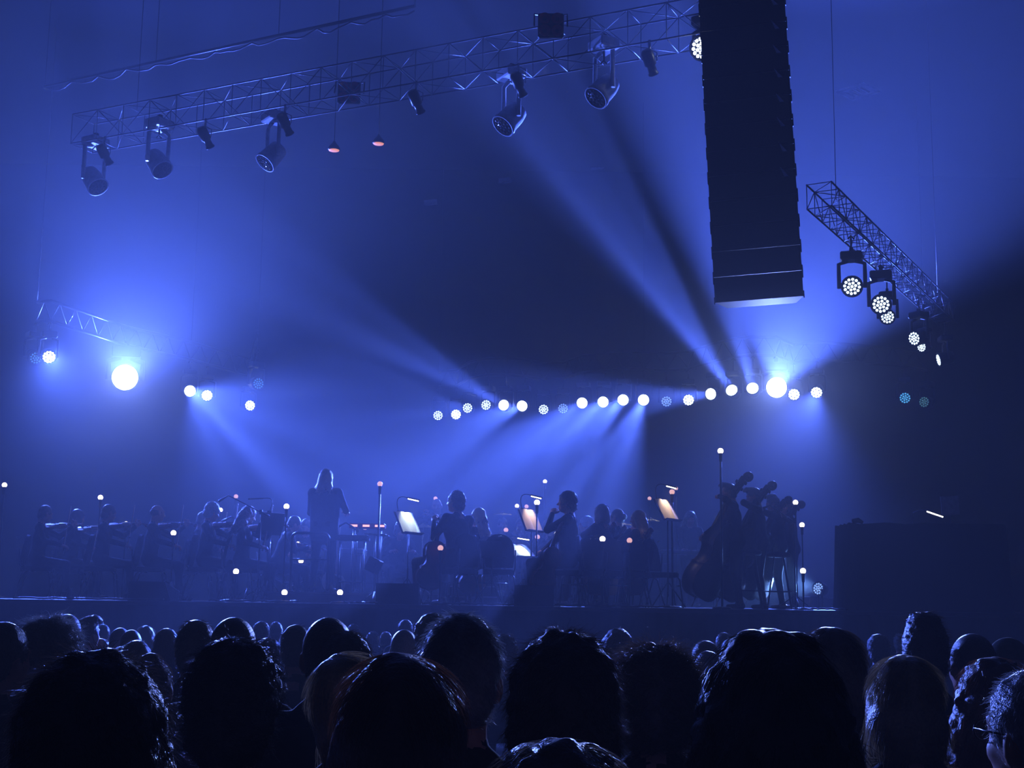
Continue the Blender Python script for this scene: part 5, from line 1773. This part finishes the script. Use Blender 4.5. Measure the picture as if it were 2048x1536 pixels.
# ------------------------------------------------------------------ right side of the stage
bx = thing('draped_cabinet', 'large black draped speaker cabinet at the right of the stage', 'speaker', on(1840, 18.6), 0)
A, B = on(1688, 18.6), on(1992, 18.6)
hB = at(1700, 1047, 18.3).z - STAGE
wB = B.x - A.x
m = MB()
prof = []
N = 96
top_r, bot_r = [], []
for i in range(N):
    a = 2 * math.pi * i / N
    c_, s_ = math.cos(a), math.sin(a)
    k = 1 / max(abs(c_), abs(s_))
    ex = min(k, 1.12)
    fold = .012 * math.sin(i * 1.9) + .008 * math.sin(i * 3.1)
    x = max(-1, min(1, c_ * k)) * wB / 2
    y = max(-1, min(1, s_ * k)) * .45
    top_r.append((x, y, hB + .012 * math.sin(i * .9)))
    bot_r.append((x * 1.045 + c_ * fold, y * 1.06 + s_ * fold, 0))
mid_r = [((a[0] * .4 + b[0] * .6), (a[1] * .4 + b[1] * .6), hB * .4) for a, b in zip(top_r, bot_r)]
m.add(top_r + mid_r + bot_r, [(i, N + i, N + (i + 1) % N, (i + 1) % N) for i in range(N)] + [(N + i, 2 * N + i, 2 * N + (i + 1) % N, N + (i + 1) % N) for i in range(N)] + [tuple(range(N))], 0, True)
m.build('cloth_cover', 'drape', bx)
m = MB()
m.tube([(-wB / 2 + .02, -.45, hB + .02), (-wB / 2 + .10, -.45, hB + .035), (-wB / 2 + .16, -.45, hB + .005)], .03, 8, radii=[.03, .035, .02])
m.build('cloth_fold', 'drape', bx)
# desk lamp strip and a pale notice board behind it
a_, b_ = at(1854, 1023, 19.6), at(1886, 1034, 19.6)
dl = thing('desk_lamp', 'bright white strip lamp glowing on the right side of the stage', 'lamp', (a_.x, 19.6, STAGE), 0)
o = Vector((a_.x, 19.6, STAGE))
MB().tube([a_ - o, b_ - o], .010, 8).build('led_strip', 'tube_white', dl)
MB().box(((a_ + b_) / 2 - o) + Vector((0, .02, .018)), ((b_ - a_).length, .05, .016), Matrix.Rotation(math.atan2(-(b_.z - a_.z), b_.x - a_.x), 3, 'Y')).build('hood', 'black_paint', dl)
c_ = at(1826, 1026, 19.6) - o
MB().tube(bez(a_ - o, a_ - o + Vector((-.08, 0, .04)), c_ + Vector((.05, 0, .03)), c_, 8), .007, 6).build('gooseneck', 'chrome', dl)
MB().tube([c_, (c_.x, 0, .05)], .012, 6).build('pole', 'black_metal', dl)
MB().lathe([(.16, 0), (.16, .02), (.05, .04)], 16, (c_.x, 0, 0)).build('foot', 'black_metal', dl)
nb_ = thing('notice_board', 'pale square board standing in the dark at the right', 'board', (at(1900, 1011, 20.3).x, 20.3, STAGE), 0)
hb_ = at(1900, 1011, 20.3).z - STAGE
MB().box((0, 0, hb_), (.27, .02, .28), Matrix.Rotation(-.05, 3, 'Y')).build('board', 'panel_pale', nb_)
MB().tube([(0, .02, hb_), (0, .02, .05)], .014, 6).build('pole', 'black_metal', nb_)
tripod(nb_, .25, .25)
mx = thing('mixing_desk', 'small dark mixing desk under the strip lamp', 'mixing desk', on(1872, 19.9), 0)
MB().box((0, 0, .98), (.7, .5, .08), Matrix.Rotation(.1, 3, 'X'), bev=.01).build('case', 'black_paint', mx)
for k in range(8):
    MB().box((-.28 + .08 * k, -.02, 1.03), (.02, .05, .02)).build('fader', 'panel_pale', mx)
for s in (-1, 1):
    MB().tube([(s * .3, -.18, .95), (s * .3, -.22, 0)], .015, 6).build('leg', 'black_metal', mx)
    MB().tube([(s * .3, .18, .95), (s * .3, .22, 0)], .015, 6).build('leg', 'black_metal', mx)
# floor lamp at the right, shining across the stage floor
q = at(1640, 1178, 21.5)
fd = at(1500, 1150, 20.4) - q
fr = thing('floor_flood_lamp', 'flood lamp on the stage floor shining left past the bass stands', 'lamp', (q.x, q.y, STAGE), 0)
o = Vector((q.x, q.y, STAGE))
m = MB()
m.lathe([(.06, -.12), (.10, -.08), (.115, .02), (.12, .05), (.105, .052), (.10, .03)], 18, q - o, rot_to(fd))
m.build('housing', 'fixture_black', fr)
link('lens', lens_mesh('dim'), fr, mat=Matrix.Translation(q - o + fd.normalized() * .045) @ rot_to(fd).to_4x4() @ Matrix.Scale(.78, 4))
m = MB()
for s in (-1, 1):
    m.box((0, s * .13, (q.z - STAGE) / 2), (.03, .012, (q.z - STAGE)))
m.box((0, 0, .01), (.22, .28, .02))
m.build('floor_bracket', 'black_metal', fr)
L = bpy.data.lights.new('beam_light', 'SPOT')
L.energy = FLOOR_W
L.color = (.16, .36, 1.0)
L.spot_size = R_(48)
L.spot_blend = .3
L.shadow_soft_size = .08
lo = link('beam_light', L, fr)
lo.location = q - o + fd.normalized() * .09
lo.rotation_euler = fd.to_track_quat('-Z', 'Y').to_euler()
bk = thing('stage_block', 'low dark block behind the floor flood lamp', 'box', on(1665, 22.3), 0)
MB().box((0, 0, .09), (.9, .6, .18), Matrix.Rotation(.06, 3, 'Y'), bev=.01).build('body', 'black_paint', bk)
MB().box((0, -.305, .09), (.8, .012, .10), Matrix.Rotation(.06, 3, 'Y')).build('front_panel', 'stage_black', bk)

# ------------------------------------------------------------------ the audience, seated on the flat floor with backs to the camera
HALFW = {'bald': .163, 'buzz': .162, 'short': .174, 'quiff': .170, 'spiky': .170, 'curly': .205, 'mop': .212, 'frizz': .245, 'bob': .195, 'long': .21, 'wavy': .235, 'bun': .166, 'lowbun': .166, 'pony': .166, 'cap': .168}
BODYC = {}
AUD = []
def audience(px, top, wpx, hair, hmat, cloth, label, yaw=0, tilt=0, nod=0.05, d=None, fem=False, build=1.0, sk='skin', seed=0, strands=None, width=None, mat2='cloth_black'):
    dist = d if d else HALFW[hair] * .94 * FPX / wpx
    p = at(px, top, dist)
    tall = {'spiky': 1.435, 'bun': 1.428, 'frizz': 1.42, 'curly': 1.425, 'mop': 1.423, 'quiff': 1.42}.get(hair, 1.408)
    sc = p.z / tall
    near = dist < 4.2
    mid = dist < 6.5
    res = .013 if near else (.018 if mid else .022)
    rz = math.atan2(p.x + .8, 20.0 - p.y) * -.35 + R_(yaw)
    root = thing('person', label, 'person', (p.x, p.y, 0), rz, 'seated audience', sc)
    key = (cloth, fem, build, sk, res, yaw != 0, mat2)
    seath = .47
    hip = Vector((0, 0, seath + .11))
    hc = hip + Vector((0, .035, .695))
    Rh = Matrix.Rotation(-nod, 3, 'X') @ Matrix.Rotation(R_(tilt), 3, 'Y')
    if key not in BODYC:
        sw = (.160 if fem else .185) * build
        def up(x, y, z): return hip + Vector((x, y, z - .93))
        P = [ell(hip + Vector((0, -.01, .02)), (.17 * build, .12, .12), 2, .05), ell(up(0, 0, 1.08), (.145 * build, .11 * build, .15), 1, .06), ell(up(0, .005, 1.27), (.175 * build, .118 * build, .17), 1, .06),
             cone(up(-sw + .02, -.01, 1.40), up(sw - .02, -.01, 1.40), .062, .062, 1, .05), cone(up(0, -.015, 1.42), hc + Vector((0, -.025, -.05)), .062, .056, 0, .03), cone(up(-.05, -.025, 1.45), up(.05, -.025, 1.45), .045, .045, 1, .02)]
        P += tf(head_prims(0), Matrix.Identity(3), hc)
        for s in (-1, 1):
            S, E, W = up(s * sw, -.01, 1.39), up(s * (sw + .06), .02, 1.13), Vector((s * .10, .28, seath + .15))
            k = Vector((s * .12, .42, seath + .05))
            a = Vector((s * .13, .38, .09))
            P += [cone(S, E, .058 * build, .047, 1, .03), cone(E, W, .045, .034, 1, .02), cone(hip + Vector((s * .095, 0, -.02)), k, .092, .062, 2, .03), cone(k, a, .06, .045, 2, .02),
                  cone(a + Vector((0, -.03, -.05)), a + Vector((s * .02, .14, -.056)), .04, .032, 3, .02), cone(a, a + Vector((0, -.02, -.04)), .045, .042, 3, .02)]
            P += [ell(Vector((s * .07, .34, seath + .15)), (.04, .05, .02), 0, .02)]
        BODYC[key] = body_mesh('body', P, res, (sk, cloth, mat2, 'shoe_black'))
    link('body', BODYC[key], root)
    ns = strands if strands is not None else (7000 if dist < 2.7 else 4500 if near else 1600 if mid else 600)
    wd = width if width is not None else max(.0011, dist * .00042)
    link('hair' if hair != 'cap' else 'cap', hair_mesh(hair, hmat, .0085 if near else .012, ns, wd, seed, .08), root, mat=Matrix.Translation(hc) @ Rh.to_4x4(), label=hair_label(hair, hmat))
    AUD.append(root)
    root['hc'] = tuple(hc)
    return root

A = audience
# nearest rows
A(188, 1303, 292, 'mop', 'hair_dark', 'cloth_black', 'nearest listener at the lower left corner, seen from behind', seed=1, build=1.05, strands=10400)
A(466, 1276, 194, 'curly', 'hair_black', 'cloth_navy', 'near listener seen from behind, second from the lower left corner', seed=2, strands=7200)
A(800, 1308, 300, 'long', 'hair_auburn', 'cloth_black', 'listener nearest the camera, left of the bottom middle', seed=3, d=2.05, fem=True, strands=10400)
A(706, 1306, 150, 'long', 'hair_blond', 'cloth_charcoal', 'listener leaning left, half hidden behind the nearest one at the bottom middle', seed=4, d=3.1, tilt=-26, fem=True, strands=8400)
A(922, 1232, 158, 'short', 'hair_grey', 'cloth_charcoal', 'tall listener in the middle of the crowd, below the empty chair', seed=5, build=1.08, strands=6000)
A(1130, 1262, 214, 'mop', 'hair_dark', 'cloth_blue', 'near listener in a blue top, right of the bottom middle', seed=6, strands=9200)
A(1310, 1288, 186, 'frizz', 'hair_brown', 'cloth_black', 'listener directly right of the one in the blue top', seed=7, strands=8400)
A(1548, 1264, 300, 'wavy', 'hair_black', 'cloth_black', 'largest dark figure at the lower right, seen from behind', seed=8, d=2.05, fem=True, strands=10000, build=1.1)
A(1664, 1254, 132, 'bob', 'hair_brown', 'cloth_black', 'listener behind the right shoulder of the largest figure at right', seed=9, fem=True)
A(1812, 1311, 146, 'bob', 'hair_blond', 'cloth_charcoal', 'near listener in charcoal below the black draped cabinet', seed=10, fem=True, strands=7200)
A(1990, 1319, 160, 'wavy', 'hair_auburn', 'cloth_wine', 'near listener in wine red close to the right edge', seed=11, fem=True, strands=7200)
gl = A(2094, 1342, 150, 'short', 'hair_grey', 'cloth_charcoal', 'listener with glasses cut by the right edge', seed=12, yaw=28, d=2.5)
A(1120, 1492, 330, 'wavy', 'hair_ash', 'cloth_pale', 'listener in a pale top, only the crown showing at the very bottom', seed=13, d=1.55, fem=True, strands=10400)
A(306, 1308, 84, 'bun', 'hair_brown', 'cloth_olive', 'listener squeezed right of the nearest one at the lower left', seed=14, fem=True, strands=5200)
# middle rows
A(98, 1233, 122, 'frizz', 'hair_grey', 'cloth_black', 'listener at left behind the nearest corner listener', seed=15, strands=5200)
A(-2, 1246, 92, 'short', 'hair_black', 'cloth_black', 'listener cut by the left edge', seed=16, yaw=-30)
A(133, 1226, 56, 'buzz', 'hair_dark', 'cloth_black', 'listener peeping over the one behind the corner listener', seed=17)
A(170, 1232, 44, 'quiff', 'hair_brown', 'cloth_black', 'listener turned aside at left, right of the peeping one', seed=18, yaw=-40)
A(466, 1231, 90, 'buzz', 'hair_black', 'cloth_black', 'listener directly behind the second near listener from the lower left', seed=19)
A(391, 1242, 78, 'short', 'hair_dark', 'cloth_black', 'listener left of the one directly behind the second near listener', seed=20)
A(333, 1257, 56, 'bob', 'hair_brown', 'cloth_navy', 'small listener in navy above the squeezed one at the lower left', seed=21, fem=True)
A(656, 1231, 98, 'buzz', 'hair_dark', 'cloth_navy', 'listener with a thin bright rim left of the middle', seed=22)
A(691, 1266, 108, 'short', 'hair_dark', 'cloth_black', 'listener in front of the thin bright rimmed one', seed=23)
st_ = A(592, 1251, 64, 'short', 'hair_black', 'cloth_black', 'listener with a white shoulder strap left of the bright rimmed one', seed=24)
A(866, 1226, 74, 'curly', 'hair_dark', 'cloth_black', 'listener just left of the tall one in the middle', seed=25)
A(808, 1257, 56, 'buzz', 'hair_grey', 'cloth_black', 'listener two places left of the tall one in the middle', seed=26)
A(1852, 1226, 88, 'spiky', 'hair_dark', 'cloth_black', 'listener rising highest above the right rows', seed=27, strands=1200)
A(1950, 1264, 84, 'buzz', 'hair_dark', 'cloth_black', 'listener with one ear showing right of the highest one at right', seed=28, yaw=12)
A(2022, 1276, 72, 'cap', 'cloth_olive', 'cloth_black', 'listener in a cap at the right edge', seed=29, yaw=20)
A(1704, 1284, 62, 'short', 'hair_dark', 'cloth_black', 'listener in the gap right of the one behind the largest figure', seed=30)
A(536, 1276, 66, 'curly', 'hair_dark', 'cloth_black', 'listener peeking out right of the second near listener', seed=31)
A(1236, 1257, 66, 'mop', 'hair_dark', 'cloth_black', 'listener standing out above the one right of the blue top', seed=32)
A(1008, 1268, 62, 'frizz', 'hair_brown', 'cloth_black', 'listener in the gap right of the tall one in the middle', seed=33)
A(1412, 1283, 62, 'short', 'hair_ash', 'cloth_black', 'upper of two listeners directly left of the largest figure', seed=34)
A(1418, 1302, 72, 'bob', 'hair_brown', 'cloth_black', 'lower of two listeners directly left of the largest figure', seed=35, fem=True)
A(272, 1282, 66, 'short', 'hair_ash', 'cloth_black', 'listener above the squeezed one, just left of the one in navy', seed=36)
A(240, 1294, 60, 'bob', 'hair_ash', 'cloth_black', 'listener just above the nearest corner listener on its right', seed=37, fem=True)
A(200, 1277, 52, 'curly', 'hair_auburn', 'cloth_black', 'listener just above the nearest corner listener in its middle', seed=38)
# far rows
FAR = [
 (206, 1249, 32, 'short', 'hair_dark', 'small far listener right of the one turned aside at left'),
 (240, 1254, 44, 'buzz', 'hair_grey', 'small far listener with a double rim at left'),
 (262, 1258, 46, 'buzz', 'hair_dark', 'small far listener just right of the double rimmed one'),
 (292, 1251, 40, 'bob', 'hair_ash', 'small far listener left of the one in navy'),
 (523, 1243, 36, 'short', 'hair_dark', 'small far listener right of the one behind the second near listener'),
 (552, 1244, 30, 'short', 'hair_brown', 'smallest far listener left of the white strapped one'),
 (707, 1248, 30, 'short', 'hair_dark', 'small far listener peeping right of the thin bright rimmed one'),
 (746, 1263, 36, 'mop', 'hair_dark', 'small far listener in the gap right of the one before the bright rim'),
 (772, 1264, 30, 'short', 'hair_brown', 'small far listener under the right end of the podium'),
 (811, 1240, 32, 'short', 'hair_dark', 'small far listener under the left floor monitor'),
 (1102, 1254, 30, 'short', 'hair_brown', 'small far listener peeping above the blue top listener'),
 (1182, 1275, 46, 'short', 'hair_grey', 'far listener between the blue top and its right neighbour'),
 (1222, 1270, 48, 'short', 'hair_dark', 'far listener below the one standing out at right of middle'),
 (1342, 1284, 42, 'buzz', 'hair_grey', 'far listener under the stand with the orange sheets'),
 (1374, 1278, 30, 'curly', 'hair_brown', 'small far listener under the nearest double bass'),
 (1448, 1266, 38, 'short', 'hair_dark', 'small far listener rising behind the two left of the largest figure'),
 (1462, 1278, 44, 'short', 'hair_grey', 'far listener touching the largest figure on its left'),
 (1757, 1268, 50, 'curly', 'hair_dark', 'far listener left of the highest one at right'),
 (1800, 1268, 30, 'short', 'hair_grey', 'small far listener against the left side of the highest one'),
 (60, 1250, 40, 'short', 'hair_dark', 'small far listener between the left edge one and its neighbour'),
]
for i, (px, tp, wp, hr, hm_, lab) in enumerate(FAR):
    A(px, tp, wp, hr, hm_, ('cloth_black', 'cloth_navy', 'cloth_charcoal')[i % 3], lab, seed=40 + i % 5, fem=hr == 'bob')
# the white strap and the glasses
hc = Vector(st_['hc'])
m = MB()
m.tube(bez(hc + Vector((-.13, .06, -.22)), hc + Vector((-.12, -.02, -.17)), hc + Vector((-.10, -.08, -.22)), hc + Vector((-.06, -.13, -.34)), 10), .012, 6)
m.build('shoulder_strap', 'paper', st_, label='white shoulder strap')
hc = Vector(gl['hc'])
m = MB()
for s in (-1, 1):
    ring = [hc + Vector((s * .033 + .026 * math.cos(a * math.pi / 6), .108, .008 + .020 * math.sin(a * math.pi / 6))) for a in range(13)]
    m.tube(ring, .002, 5)
    m.tube([hc + Vector((s * .06, .105, .012)), hc + Vector((s * .082, .05, .012)), hc + Vector((s * .085, -.01, .008))], .002, 5)
m.tube([hc + Vector((-.008, .11, .010)), hc + Vector((.008, .11, .010))], .002, 5)
m.build('glasses', 'black_metal', gl)
